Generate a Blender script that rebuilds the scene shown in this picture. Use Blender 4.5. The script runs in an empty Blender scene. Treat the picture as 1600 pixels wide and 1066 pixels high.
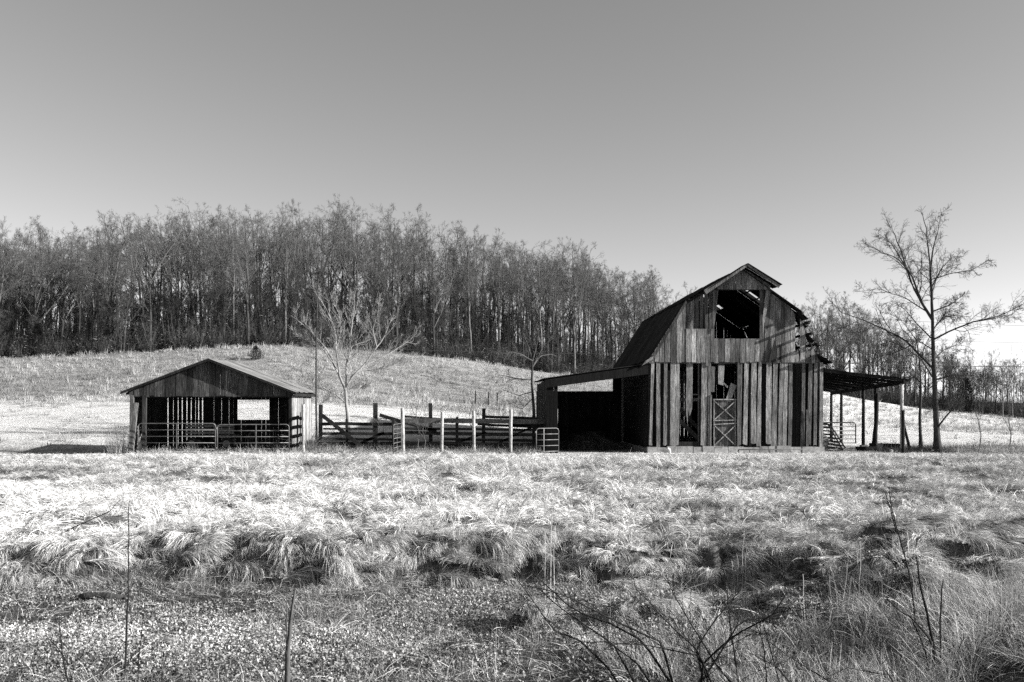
import bpy, math, random
import numpy as np
from math import radians as R, sin, cos, pi
from mathutils import Vector, Matrix

random.seed(7)
rng = np.random.default_rng(11)
scene = bpy.context.scene
COL = scene.collection

# ------------------------------------------------------------------ camera, sky, sun, exposure
CAM_Z, HOR, F = 2.73, 630.0, 1333.0        # eye height, horizon row and focal length in photo pixels
cd = bpy.data.cameras.new("camera"); cam = bpy.data.objects.new("camera", cd); COL.objects.link(cam)
cd.sensor_width = 36.0; cd.lens = 36.0 * F / 1600.0
cd.shift_y = (HOR - 533.0) / 1600.0
cd.clip_start = 0.1; cd.clip_end = 6000
cam.location = (0, 0, CAM_Z); cam.rotation_euler = (R(90), 0, 0)
scene.camera = cam

SUN_EL, SUN_AZ = R(21), R(11)              # azimuth: from +X (right) towards the viewer
sdir = Vector((cos(SUN_EL) * cos(SUN_AZ), -cos(SUN_EL) * sin(SUN_AZ), sin(SUN_EL)))
ld = bpy.data.lights.new("sun", 'SUN'); ld.energy = 5.0; ld.angle = R(0.5); ld.color = (1.0, 0.985, 0.96)
sun = bpy.data.objects.new("sun", ld); COL.objects.link(sun)
sun.rotation_euler = sdir.to_track_quat('Z', 'Y').to_euler()

world = bpy.data.worlds.new("World"); scene.world = world; world.use_nodes = True
wn = world.node_tree; wn.nodes.clear()
sky = wn.nodes.new('ShaderNodeTexSky'); sky.sky_type = 'NISHITA'; sky.sun_disc = False
sky.sun_elevation = SUN_EL; sky.sun_rotation = pi / 2 + SUN_AZ
sky.air_density = 1.0; sky.dust_density = 0.35; sky.ozone_density = 2.0
sepc = wn.nodes.new('ShaderNodeSeparateColor')           # red-filter black and white film: the sky's red channel
pw = wn.nodes.new('ShaderNodeMath'); pw.operation = 'POWER'; pw.inputs[1].default_value = 0.95
gain = wn.nodes.new('ShaderNodeMath'); gain.operation = 'MULTIPLY'; gain.inputs[1].default_value = 0.79
bgn = wn.nodes.new('ShaderNodeBackground'); bgn.inputs['Strength'].default_value = 0.145
wo = wn.nodes.new('ShaderNodeOutputWorld')
wn.links.new(sky.outputs['Color'], sepc.inputs[0]); wn.links.new(sepc.outputs[0], pw.inputs[0])
wn.links.new(pw.outputs[0], gain.inputs[0]); wn.links.new(gain.outputs[0], bgn.inputs['Color']); wn.links.new(bgn.outputs[0], wo.inputs['Surface'])

vs = scene.view_settings
vs.view_transform = 'Standard'; vs.look = 'None'; vs.gamma = 1.0; vs.use_curve_mapping = False
vs.exposure = 1.28
scene.render.filter_size = 0.95
scene.cycles.use_denoising = False
scene.cycles.max_bounces = 5; scene.cycles.diffuse_bounces = 3; scene.cycles.transparent_max_bounces = 4

# ------------------------------------------------------------------ helpers
def X(px, y): return (px - 800.0) * y / F
def Z(py, y): return CAM_Z + (HOR - py) * y / F
def P(px, py, y): return (X(px, y), y, Z(py, y))

def mat_base(name):
    m = bpy.data.materials.new(name); m.use_nodes = True
    nt = m.node_tree; nt.nodes.clear()
    out = nt.nodes.new('ShaderNodeOutputMaterial')
    return m, nt, out
def N(nt, t, **kw):
    n = nt.nodes.new(t)
    for k, v in kw.items(): setattr(n, k, v)
    return n
def math_node(nt, op, a, b=None):
    n = nt.nodes.new('ShaderNodeMath'); n.operation = op
    for i, v in enumerate((a, b)):
        if v is None: continue
        if hasattr(v, 'links'): nt.links.new(v, n.inputs[i])
        else: n.inputs[i].default_value = v
    return n.outputs[0]
def noise(nt, scale, vec_scale=None, detail=4, rough=.6, coord='Object', off=0):
    tc = nt.nodes.new('ShaderNodeTexCoord')
    mp = nt.nodes.new('ShaderNodeMapping')
    if vec_scale: mp.inputs['Scale'].default_value = vec_scale
    mp.inputs['Location'].default_value = (off, off * 1.7, off * .3)
    if coord == 'World':
        g = nt.nodes.new('ShaderNodeNewGeometry'); nt.links.new(g.outputs['Position'], mp.inputs[0])
    else: nt.links.new(tc.outputs[coord], mp.inputs[0])
    nz = nt.nodes.new('ShaderNodeTexNoise'); nz.inputs['Scale'].default_value = scale
    nz.inputs['Detail'].default_value = detail; nz.inputs['Roughness'].default_value = rough
    nt.links.new(mp.outputs[0], nz.inputs['Vector'])
    return nz.outputs['Fac']
def maprange(nt, v, a, b, c, d):
    n = nt.nodes.new('ShaderNodeMapRange')
    nt.links.new(v, n.inputs[0])
    for i, q in enumerate((a, b, c, d)): n.inputs[i + 1].default_value = q
    return n.outputs[0]
def grey(nt, v):
    n = nt.nodes.new('ShaderNodeCombineColor')
    for i in range(3): nt.links.new(v, n.inputs[i])
    return n.outputs[0]
def tone_attr(nt):
    a = nt.nodes.new('ShaderNodeAttribute'); a.attribute_name = 'tone'
    return a.outputs['Fac']
def prin(nt, out, col, rough=.9, spec=.2, metal=0, bump=None, bstr=.4, bdist=.02):
    b = nt.nodes.new('ShaderNodeBsdfPrincipled'); nt.links.new(col, b.inputs['Base Color'])
    b.inputs['Roughness'].default_value = rough; b.inputs['Specular IOR Level'].default_value = spec
    b.inputs['Metallic'].default_value = metal
    if bump is not None:
        bp = nt.nodes.new('ShaderNodeBump'); bp.inputs['Strength'].default_value = bstr; bp.inputs['Distance'].default_value = bdist
        nt.links.new(bump, bp.inputs['Height']); nt.links.new(bp.outputs[0], b.inputs['Normal'])
    nt.links.new(b.outputs[0], out.inputs['Surface'])

def wood(name, base, stretch=(9, 9, .5), lo=.35, hi=1.7, bstr=.5):
    """weathered timber: grain along the long axis, blotches, one tone per board"""
    m, nt, out = mat_base(name)
    g1 = maprange(nt, noise(nt, 3.0, stretch, 6, .7), .32, .7, lo, hi)
    g2 = maprange(nt, noise(nt, 1.3, (1, 1, .35), 3, .6, off=5), .3, .7, .55, 1.4)
    g3 = maprange(nt, noise(nt, 26, (1, 1, .25), 2, .6, off=9), .35, .7, .75, 1.2)
    v = math_node(nt, 'MULTIPLY', math_node(nt, 'MULTIPLY', g1, g2), g3)
    v = math_node(nt, 'MULTIPLY', v, tone_attr(nt)); v = math_node(nt, 'MULTIPLY', v, base)
    v = math_node(nt, 'MINIMUM', math_node(nt, 'POWER', v, 1.25), .7)
    prin(nt, out, grey(nt, v), .9, .15, bump=g1, bstr=bstr, bdist=.015)
    return m
def bark(name, base, contrast=.5):
    m, nt, out = mat_base(name)
    g = maprange(nt, noise(nt, 7, (1, 1, .25), 5, .7), .3, .7, 1 - contrast, 1 + contrast)
    v = math_node(nt, 'MULTIPLY', math_node(nt, 'MULTIPLY', g, tone_attr(nt)), base)
    prin(nt, out, grey(nt, v), .9, .1, bump=g, bstr=.5, bdist=.03)
    return m
def blade_mat(name, base, big=.35, transl=.12, scale=.35):
    m, nt, out = mat_base(name)
    n1 = maprange(nt, noise(nt, scale, None, 4, .6, 'World'), .3, .7, 1 - big, 1 + big)
    n2 = maprange(nt, noise(nt, 1, (.05, .28, .1), 3, .55, 'World', 2), .35, .65, .68, 1.18)
    gp_ = nt.nodes.new('ShaderNodeNewGeometry'); sx_ = nt.nodes.new('ShaderNodeSeparateXYZ'); nt.links.new(gp_.outputs['Position'], sx_.inputs[0])
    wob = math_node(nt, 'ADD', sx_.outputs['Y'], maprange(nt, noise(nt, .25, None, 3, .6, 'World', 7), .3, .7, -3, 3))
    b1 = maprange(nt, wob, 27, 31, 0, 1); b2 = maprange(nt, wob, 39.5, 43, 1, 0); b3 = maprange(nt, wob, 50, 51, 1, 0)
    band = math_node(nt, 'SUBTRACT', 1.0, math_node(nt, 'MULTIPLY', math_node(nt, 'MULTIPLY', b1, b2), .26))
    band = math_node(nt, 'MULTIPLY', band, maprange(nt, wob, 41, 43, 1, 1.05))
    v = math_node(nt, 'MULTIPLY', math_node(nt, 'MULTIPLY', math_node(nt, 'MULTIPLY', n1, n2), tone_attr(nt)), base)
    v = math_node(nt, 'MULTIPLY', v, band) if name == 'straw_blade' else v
    v = math_node(nt, 'MINIMUM', v, .85)
    c = grey(nt, v)
    d = nt.nodes.new('ShaderNodeBsdfDiffuse'); t = nt.nodes.new('ShaderNodeBsdfTranslucent'); mx = nt.nodes.new('ShaderNodeMixShader')
    nt.links.new(c, d.inputs[0]); nt.links.new(c, t.inputs[0]); mx.inputs[0].default_value = transl
    nt.links.new(d.outputs[0], mx.inputs[1]); nt.links.new(t.outputs[0], mx.inputs[2]); nt.links.new(mx.outputs[0], out.inputs['Surface'])
    return m
def plain(name, base, rough=.6, spec=.3, metal=0, var=.3, scale=8):
    m, nt, out = mat_base(name)
    g = maprange(nt, noise(nt, scale, None, 4, .6), .3, .7, 1 - var, 1 + var)
    v = math_node(nt, 'MULTIPLY', math_node(nt, 'MULTIPLY', g, tone_attr(nt)), base)
    prin(nt, out, grey(nt, v), rough, spec, metal, bump=g, bstr=.3, bdist=.01)
    return m

M = dict(
    wood=wood('weathered_board', .165, lo=.3, hi=1.9), wood_shaded=wood('shaded_board', .035), wood_frame=wood('frame_timber', .14, lo=.6, hi=1.4),  # second timber is the boards again, with shade put into its colour
    beam=wood('roof_timber', .035), post=wood('post_timber', .45, (6, 6, .7), .5, 1.35), rail=wood('rail_timber', .05, (.6, 9, 9)),
    wood_shed=wood('shed_board', .065, lo=.15, hi=2.4), wood_pale=wood('pale_board', .22, lo=.2, hi=1.9),
    bark=bark('tree_bark', .095), bark_dark=bark('dark_bark', .045), bark_pale=bark('pale_bark', .24, .4), bark_wood=bark('grey_bark', .13, .4), bark_mid=bark('mid_bark', .09),
    stalk=bark('dry_stalk', .09, .3), stalk_dark=bark('dark_stalk', .02, .3), stalk_pale=bark('pale_stalk', .4, .3),
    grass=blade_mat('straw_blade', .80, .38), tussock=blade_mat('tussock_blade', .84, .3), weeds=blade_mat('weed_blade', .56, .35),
    hillgrass=blade_mat('hill_blade', .38, .45, scale=.09), leaf=blade_mat('dead_leaf', .42, .5, .15, .9), cedar=blade_mat('cedar_spray', .02, .2),
    brush=blade_mat('brush_twig', .065, .3), dryleaf=blade_mat('dry_leaf', .42, .3), vine=blade_mat('dry_vine', .22, .3),
    galv=plain('galvanised_pipe', .13, .5, .5, .2, .5, 3), pipe_dark=plain('painted_pipe', .035, .5, .3, 0, .4),
    rust=plain('rusty_steel', .06, .7, .3, 0, .5), stone=plain('foundation_stone', .26, .95, .1, 0, .45, 4), white=plain('white_paint', .7, .6, .3, 0, .1),
    hay=plain('old_hay', .12, .95, .1, 0, .5, 12), wire=plain('wire_steel', .06, .5, .3), tyre=plain('tyre_rubber', .02, .8, .2),
)

# corrugated metal roofing, in strips with rust streaks down the slope
def roof_metal(name, base, metal=0.0, rough=.6):
    m, nt, out = mat_base(name)
    s = maprange(nt, noise(nt, 2.2, (.12, 5, .12), 5, .7), .3, .7, .35, 1.8)
    b = maprange(nt, noise(nt, .9, None, 3, .6, off=3), .3, .7, .6, 1.3)
    v = math_node(nt, 'MULTIPLY', math_node(nt, 'MULTIPLY', s, b), tone_attr(nt)); v = math_node(nt, 'MULTIPLY', v, base)
    prin(nt, out, grey(nt, v), .85, .08, metal, bump=s, bstr=.2, bdist=.01)
    return m
M['roof'] = roof_metal('dark_roof_sheet', .014); M['roof_shed'] = roof_metal('grey_roof_sheet', .16, .0, .5)

class MB:
    """collects quads / polygons with a per-vertex tone and links them as ONE mesh object"""
    def __init__(s): s.v = []; s.f = []; s.t = []
    def add(s, verts, faces, tone=1.0):
        o = len(s.v); s.v += [tuple(q) for q in verts]; s.f += [tuple(o + i for i in f) for f in faces]; s.t += [tone] * len(verts)
    def box(s, a, b, tone=1.0):
        x0, y0, z0 = a; x1, y1, z1 = b
        s.add([(x0,y0,z0),(x1,y0,z0),(x1,y1,z0),(x0,y1,z0),(x0,y0,z1),(x1,y0,z1),(x1,y1,z1),(x0,y1,z1)],
              [(0,3,2,1),(4,5,6,7),(0,1,5,4),(1,2,6,5),(2,3,7,6),(3,0,4,7)], tone)
    def slab_y(s, pts, y0, y1, tone=1.0):
        """polygon in xz (counter-clockwise seen from -y) given thickness along y"""
        n = len(pts)
        s.add([(x, y0, z) for x, z in pts] + [(x, y1, z) for x, z in pts],
              [tuple(range(n)), tuple(range(2*n-1, n-1, -1))] + [((i+1) % n, i, n+i, n+(i+1) % n) for i in range(n)], tone)
    def slab_x(s, pts, x0, x1, tone=1.0):
        n = len(pts)
        s.add([(x0, y, z) for y, z in pts] + [(x1, y, z) for y, z in pts],
              [tuple(range(n)), tuple(range(2*n-1, n-1, -1))] + [((i+1) % n, i, n+i, n+(i+1) % n) for i in range(n)], tone)
    def beam(s, p, q, w, h, tone=1.0, roll=0):
        p = Vector(p); q = Vector(q); d = (q - p).normalized()
        up = Vector((0, 0, 1)) if abs(d.z) < .95 else Vector((0, 1, 0))
        a = d.cross(up).normalized(); b = a.cross(d).normalized()
        if roll: m = Matrix.Rotation(roll, 3, d); a = m @ a; b = m @ b
        vs_ = [c + sa * a * w / 2 + sb * b * h / 2 for c in (p, q) for sa, sb in ((-1,-1),(1,-1),(1,1),(-1,1))]
        s.add(vs_, [(0,3,2,1),(4,5,6,7),(0,1,5,4),(1,2,6,5),(2,3,7,6),(3,0,4,7)], tone)
    def tube(s, pts, r, k=8, tone=1.0, cap=True):
        pts = [Vector(q) for q in pts]; n = len(pts)
        rs = r if isinstance(r, (list, tuple)) else [r] * n
        vv = []
        for i, p in enumerate(pts):
            d = (pts[min(i+1, n-1)] - pts[max(i-1, 0)]).normalized()
            up = Vector((0, 0, 1)) if abs(d.z) < .9 else Vector((0, 1, 0))
            a = d.cross(up).normalized(); b = d.cross(a).normalized()
            vv += [p + (a * cos(2*pi*j/k) + b * sin(2*pi*j/k)) * rs[i] for j in range(k)]
        ff = [(i*k+j, i*k+(j+1) % k, (i+1)*k+(j+1) % k, (i+1)*k+j) for i in range(n-1) for j in range(k)]
        if cap: ff += [tuple(range(k))[::-1], tuple((n-1)*k+j for j in range(k))]
        s.add(vv, ff, tone)
    def build(s, name, mat, parent=None, smooth=False):
        me = bpy.data.meshes.new(name); me.from_pydata(s.v, [], s.f); me.materials.append(mat)
        at = me.attributes.new('tone', 'FLOAT', 'POINT'); at.data.foreach_set('value', s.t)
        if smooth: me.polygons.foreach_set('use_smooth', [True] * len(me.polygons))
        me.update()
        o = bpy.data.objects.new(name, me); COL.objects.link(o)
        if parent: o.parent = parent
        return o

def np_mesh(name, V, Fq, T, mat, parent=None, link=True):
    """V (n,3), Fq (m,4) or (m,3), T (n,)"""
    me = bpy.data.meshes.new(name); n, m, k = len(V), len(Fq), Fq.shape[1]
    me.vertices.add(n); me.vertices.foreach_set('co', np.ascontiguousarray(V, np.float32).ravel())
    me.loops.add(m * k); me.loops.foreach_set('vertex_index', np.ascontiguousarray(Fq, np.int32).ravel())
    me.polygons.add(m); me.polygons.foreach_set('loop_start', np.arange(0, m*k, k, dtype=np.int32))
    me.update(calc_edges=True)
    at = me.attributes.new('tone', 'FLOAT', 'POINT'); at.data.foreach_set('value', np.ascontiguousarray(T, np.float32))
    me.materials.append(mat)
    o = bpy.data.objects.new(name, me)
    if link: COL.objects.link(o)
    if parent: o.parent = parent
    return o

def tag(o, label=None, cat=None, group=None, kind=None):
    if label: o['label'] = label
    if cat: o['category'] = cat
    if group: o['group'] = group
    if kind: o['kind'] = kind
    return o
def empty(name, loc, rz=0, label=None, cat=None, group=None):
    o = bpy.data.objects.new(name, None); COL.objects.link(o); o.location = loc; o.rotation_euler = (0, 0, rz)
    o.empty_display_size = .3
    return tag(o, label, cat, group)
def U(a, b): return random.uniform(a, b)

# ------------------------------------------------------------------ terrain
def vnoise(x, y, s, seed=0):
    """smooth value noise, vectorised"""
    x = np.asarray(x, float) / s + 100.3 * seed; y = np.asarray(y, float) / s + 57.1 * seed
    xi = np.floor(x); yi = np.floor(y); fx = x - xi; fy = y - yi
    fx = fx*fx*(3-2*fx); fy = fy*fy*(3-2*fy)
    def h(a, b):
        q = np.sin(a * 127.1 + b * 311.7 + seed * 74.7) * 43758.5453
        return q - np.floor(q)
    return (h(xi,yi)*(1-fx)+h(xi+1,yi)*fx)*(1-fy)+(h(xi,yi+1)*(1-fx)+h(xi+1,yi+1)*fx)*fy - .5

EPX  = [-400, 0, 200, 330, 450, 600, 700, 800, 850, 950, 1100, 1290, 1350, 1450, 1500, 1600, 2000]
EPY  = [565, 558, 550, 544, 541, 549, 560, 574, 582, 592, 602, 611, 624, 639, 644, 655, 660]
EDI  = [95, 96, 98, 100, 102, 108, 114, 118, 120, 126, 132, 138, 142, 148, 150, 152, 160]
CRPX = [-400, 0, 300, 600, 800, 1000, 1300, 1500, 2000]
CRZ  = [13, 14, 16.5, 17, 14.5, 11.0, 6.5, 3.0, 1.5]
# grassed hummocks on the right of the creek: centre, half width, height
MOUNDS = [(X(1385, 16.6), 16.6, .65, .42), (X(1455, 17.2), 17.2, .5, .4), (X(1285, 15.2), 15.2, .6, .4), (X(1410, 14.6), 14.6, .55, .34), (X(1480, 14.8), 14.8, .7, .45), (X(1545, 15.6), 15.6, .6, .4),
          (X(1590, 14.4), 14.4, .55, .4), (X(1340, 13.0), 13.0, .6, .38), (X(1420, 12.4), 12.4, .6, .35), (X(1540, 13.0), 13.0, .7, .4), (X(1210, 13.6), 13.6, .5, .3), (X(1130, 13.2), 13.2, .45, .3),
          (X(1050, 13.0), 13.0, .4, .28), (X(985, 12.9), 12.9, .42, .28), (X(830, 12.8), 12.8, .38, .32), (X(1600, 17.5), 17.5, .6, .35), (X(1250, 12.2), 12.2, .5, .25)]
def sm(t): t = np.clip(t, 0, 1); return t*t*(3-2*t)
def foot_y(x):
    x = np.asarray(x, float)
    return 16.0 + .35*np.sin(x*.9+1) + .15*np.sin(x*2.3) + .20*np.sin(x*5.1+2.2*np.sin(x*1.3)) + .12*np.sin(x*9.7+1.5*np.sin(x*2.9)) - 3.2*sm((x-4.6)/4.0)
def height(x, y):
    x = np.asarray(x, float); y = np.asarray(y, float); ys = np.maximum(y, 6.0)
    u = 800 + F * x / ys
    E = np.interp(u, EPX, EDI); ze = CAM_Z + (HOR - np.interp(u, EPX, EPY)) * E / F
    zc = np.interp(u, CRPX, CRZ)
    t = np.clip((y - 51) / (E - 51), 0, 1)
    far = (ze) * (.62*t + .38*t*t)
    far = far + np.where(y > E, (zc - ze) * sm((y - E) / 52), 0) - .06*np.maximum(y - E - 70, 0)
    far = np.maximum(far, -3) + vnoise(x, y, 14, 3) * .5 * sm((y-58)/20)
    near = vnoise(x, y, 5, 1) * .14 + (vnoise(x, y, 1.5, 2)*.26 + vnoise(x, y, .7, 9)*.10) * (1 - sm((y-38)/6))
    flat = 1 - .8*sm((y-41)/3)
    z = np.where(y > 51, far, 0) + near * flat
    z = z - .70*sm((-x-19.6)/2.5)*sm((y-45.4)/2.6)*(1-sm((y-53)/6))          # hollow left of the shed
    # creek bank and ditch
    fy = foot_y(x)
    drop = 1 - sm((y - fy) / 1.05)
    bed = -.68 + .10*vnoise(x, y, 2.2, 5) + .16*sm((14-y)/5) + .08*vnoise(x, y, .7, 6) + .46*sm((x-3.8)/2.0) + .22*sm((x-.3)/2.2)*sm((13.6-y)/1.2)
    z = z*(1-drop) + bed*drop
    # mounds on the right of the bank
    for mx, my, mw, mh in MOUNDS: z = z + 1.15*mh*np.exp(-((((x-mx)/(mw*.9))**2 + ((y-my)/(mw*.75))**2))**1.3)
    # verge rising to the road where the viewer stands
    z = z + sm((8.5 - y) / 7.0) * 1.5
    return z

gy = np.concatenate([np.arange(-25, 8, 1.5), np.arange(8, 20.5, .14), np.arange(20.5, 52, .4), np.arange(52, 220, 2.0), np.geomspace(220, 2500, 24)])
gs = np.linspace(-1, 1, 361); gs = np.sign(gs) * np.abs(gs)**1.35
GX = gs[None, :] * (26 + 1.25*np.maximum(gy, 0)[:, None]); GY = np.repeat(gy[:, None], len(gs), 1)
GZ = height(GX, GY)
nr, nc = GX.shape
V = np.stack([GX.ravel(), GY.ravel(), GZ.ravel()], 1)
idx = np.arange(nr*nc).reshape(nr, nc)
Fq = np.stack([idx[:-1,:-1], idx[:-1,1:], idx[1:,1:], idx[1:,:-1]], -1).reshape(-1, 4)
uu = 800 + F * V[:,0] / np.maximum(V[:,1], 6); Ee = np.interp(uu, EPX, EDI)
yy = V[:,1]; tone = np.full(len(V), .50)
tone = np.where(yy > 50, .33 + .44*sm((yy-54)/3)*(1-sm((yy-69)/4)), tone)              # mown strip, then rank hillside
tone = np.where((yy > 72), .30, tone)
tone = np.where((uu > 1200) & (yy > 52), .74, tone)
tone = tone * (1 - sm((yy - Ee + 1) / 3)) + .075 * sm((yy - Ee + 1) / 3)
tone = np.where((yy < 40) & (yy > foot_y(V[:,0])), .15, tone); tone = np.where(yy < foot_y(V[:,0]) + .6, .09, tone)
tone = np.where((yy > 41.5) & (yy < 47.5) & (np.abs(V[:,0]-13) < 7), .42, tone)
m, nt, out = mat_base('field_soil')
n1 = maprange(nt, noise(nt, .5, (1, 1.8, 1), 6, .65, 'World'), .3, .7, .6, 1.35)
n2 = maprange(nt, noise(nt, 7, (1, 1.6, 1), 4, .7, 'World', 4), .35, .65, .45, 1.5)
v = math_node(nt, 'MULTIPLY', math_node(nt, 'MULTIPLY', n1, n2), tone_attr(nt)); v = math_node(nt, 'MINIMUM', v, .8)
prin(nt, out, grey(nt, v), .95, .05, bump=n2, bstr=.9, bdist=.12)
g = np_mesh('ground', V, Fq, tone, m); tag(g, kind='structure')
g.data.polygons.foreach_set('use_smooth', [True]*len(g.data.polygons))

# ------------------------------------------------------------------ grass as stuff: points + clump prototypes carried in one mesh
def blades(n, r0, L, e0, e1, w, seg=4, bias=None, spread=1.0, tone=(.6, 1.25), rdir=None, wisp=1):
    """n curved blades from a disc of radius r0; L length range; e0/e1 start and end elevation (deg)"""
    az = rng.uniform(0, 2*pi, n); rr = r0*np.sqrt(rng.uniform(0, 1, n))
    bx, by = rr*np.cos(az), rr*np.sin(az)
    da = az + rng.normal(0, .6*spread, n) if rdir is None else rdir + rng.normal(0, spread, n)
    u1, u2, u3 = rng.uniform(0, 1, n), rng.uniform(0, 1, n), rng.uniform(0, 1, n); tn = rng.uniform(0, 1, n)
    curl = rng.normal(0, .35, n)
    if wisp > 1:                                          # blades matted together in locks
        w_ = rng.integers(0, max(1, n//wisp), n); k = max(1, n//wisp)
        pick = lambda a, j: a[w_] + rng.normal(0, j, n)
        bx, by, da, curl = pick(bx, .012), pick(by, .012), pick(da, .10), pick(curl, .08)
        u1, u2, u3, tn = [np.clip(pick(q, jj), 0, 1) for q, jj in ((u1, .12), (u2, .05), (u3, .08), (tn, .25))]
    dx, dy = np.cos(da), np.sin(da)
    if bias is not None:
        dx = dx + bias[0]; dy = dy + bias[1]; q = np.hypot(dx, dy) + 1e-6; dx /= q; dy /= q
    Ln = L[0] + (L[1]-L[0])*u1; a0 = np.radians(e0[0] + (e0[1]-e0[0])*u2); a1 = np.radians(e1[0] + (e1[1]-e1[0])*u3)
    pts = np.zeros((n, seg+1, 3)); pts[:,0] = np.stack([bx, by, np.full(n, -.03)], 1); ja = np.zeros(n); je = np.zeros(n)
    for i in range(seg):
        ja = ja + curl/seg + rng.normal(0, .07, n); je = je + rng.normal(0, .09, n)
        e = a0 + (a1 - a0) * ((i+.5)/seg)**.85 + je
        cx, cy = dx*np.cos(ja) - dy*np.sin(ja), dx*np.sin(ja) + dy*np.cos(ja)
        pts[:,i+1] = pts[:,i] + (Ln/seg)[:,None] * np.stack([np.cos(e)*cx, np.cos(e)*cy, np.sin(e)], 1)
    tw = rng.uniform(0, pi, n); sx = np.stack([-dy*np.cos(tw)+dx*.3*np.sin(tw), dx*np.cos(tw)+dy*.3*np.sin(tw), np.sin(tw)*.8], 1)
    sx /= np.linalg.norm(sx, axis=1)[:,None]
    ws = np.linspace(1, .25, seg+1)[None,:,None] * (rng.uniform(.6, 1.3, n)*w/2)[:,None,None]
    A = pts - sx[:,None,:]*ws; B = pts + sx[:,None,:]*ws
    V = np.stack([A, B], 2).reshape(-1, 3)
    base = (np.arange(n)*(seg+1)*2)[:,None]; k = (np.arange(seg)*2)[None,:]
    q = base + k
    Fq = np.stack([q, q+1, q+3, q+2], -1).reshape(-1, 4)
    T = np.repeat((tone[0] + (tone[1]-tone[0])*tn)*np.where(rng.uniform(0, 1, n) < .13, .25, 1.0), (seg+1)*2)
    return V, Fq, T
def join(parts):
    V = []; Fq = []; T = []; o = 0
    for v, f, t in parts: V.append(v); Fq.append(f+o); T.append(t); o += len(v)
    return np.concatenate(V), np.concatenate(Fq), np.concatenate(T)

def scatter(name, protos, pos, rot, scl, mat, label=None):
    """one object of kind stuff: its own mesh holds the points and the prototypes, geometry nodes put one on each point"""
    PV, PF, PT = join(protos); pid = np.concatenate([np.full(len(p[0]), i) for i, p in enumerate(protos)])
    n = len(pos)
    V = np.concatenate([PV, pos]); T = np.concatenate([PT, np.ones(n)]); pid = np.concatenate([pid, np.full(n, -1)])
    o = np_mesh(name, V, PF, T, mat); me = o.data; k0 = len(PV)
    a = me.attributes.new('pid', 'INT', 'POINT'); a.data.foreach_set('value', pid.astype(np.int32))
    var = np.zeros(len(V), np.int32); var[k0:] = rng.integers(0, len(protos), n)
    a = me.attributes.new('variant', 'INT', 'POINT'); a.data.foreach_set('value', var)
    rr = np.zeros((len(V), 3), np.float32); rr[k0:] = rot; ss = np.ones((len(V), 3), np.float32); ss[k0:] = scl
    a = me.attributes.new('turn', 'FLOAT_VECTOR', 'POINT'); a.data.foreach_set('vector', rr.ravel())
    a = me.attributes.new('size', 'FLOAT_VECTOR', 'POINT'); a.data.foreach_set('vector', ss.ravel())
    ng = bpy.data.node_groups.new(name + '_nodes', 'GeometryNodeTree')
    ng.interface.new_socket('Geometry', in_out='INPUT', socket_type='NodeSocketGeometry')
    ng.interface.new_socket('Geometry', in_out='OUTPUT', socket_type='NodeSocketGeometry')
    gi = ng.nodes.new('NodeGroupInput'); go = ng.nodes.new('NodeGroupOutput'); L = ng.links
    def attr(nm, dt): q = ng.nodes.new('GeometryNodeInputNamedAttribute'); q.data_type = dt; q.inputs['Name'].default_value = nm; return q.outputs['Attribute']
    pa = attr('pid', 'INT')
    def sel(k):
        c = ng.nodes.new('FunctionNodeCompare'); c.data_type = 'INT'; c.operation = 'EQUAL'
        L.new(pa, c.inputs[2]); c.inputs[3].default_value = k
        sp = ng.nodes.new('GeometryNodeSeparateGeometry'); sp.domain = 'POINT'
        L.new(gi.outputs[0], sp.inputs[0]); L.new(c.outputs[0], sp.inputs[1]); return sp.outputs[0]
    jn = ng.nodes.new('GeometryNodeJoinGeometry')
    for k in range(len(protos)):
        gt = ng.nodes.new('GeometryNodeGeometryToInstance'); L.new(sel(k), gt.inputs[0]); L.new(gt.outputs[0], jn.inputs[0])
    ip = ng.nodes.new('GeometryNodeInstanceOnPoints'); L.new(sel(-1), ip.inputs['Points']); L.new(jn.outputs[0], ip.inputs['Instance'])
    ip.inputs['Pick Instance'].default_value = True
    L.new(attr('variant', 'INT'), ip.inputs['Instance Index']); L.new(attr('turn', 'FLOAT_VECTOR'), ip.inputs['Rotation']); L.new(attr('size', 'FLOAT_VECTOR'), ip.inputs['Scale'])
    L.new(ip.outputs[0], go.inputs[0])
    md = o.modifiers.new('scatter', 'NODES'); md.node_group = ng
    return tag(o, label, kind='stuff')

def on_ground(x, y, dz=0): return np.stack([x, y, height(x, y) + dz], 1)
def turns(n, tilt=.25, yaw=None):
    r = np.zeros((n, 3)); r[:,0] = rng.normal(0, tilt, n); r[:,1] = rng.normal(0, tilt, n)
    r[:,2] = rng.uniform(0, 2*pi, n) if yaw is None else yaw
    return r
def sizes(n, a, b): q = rng.uniform(a, b, n)[:,None]; return np.repeat(q, 3, 1) * rng.uniform(.85, 1.15, (n,3))

def barn_clear(x, y):
    inside = (y > 45.9) & (y < 60) & (x > 1.4) & (x < 24)
    inside |= (y > 46.6) & (y < 53) & (x > -21) & (x < -12.0)
    return ~inside

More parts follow.
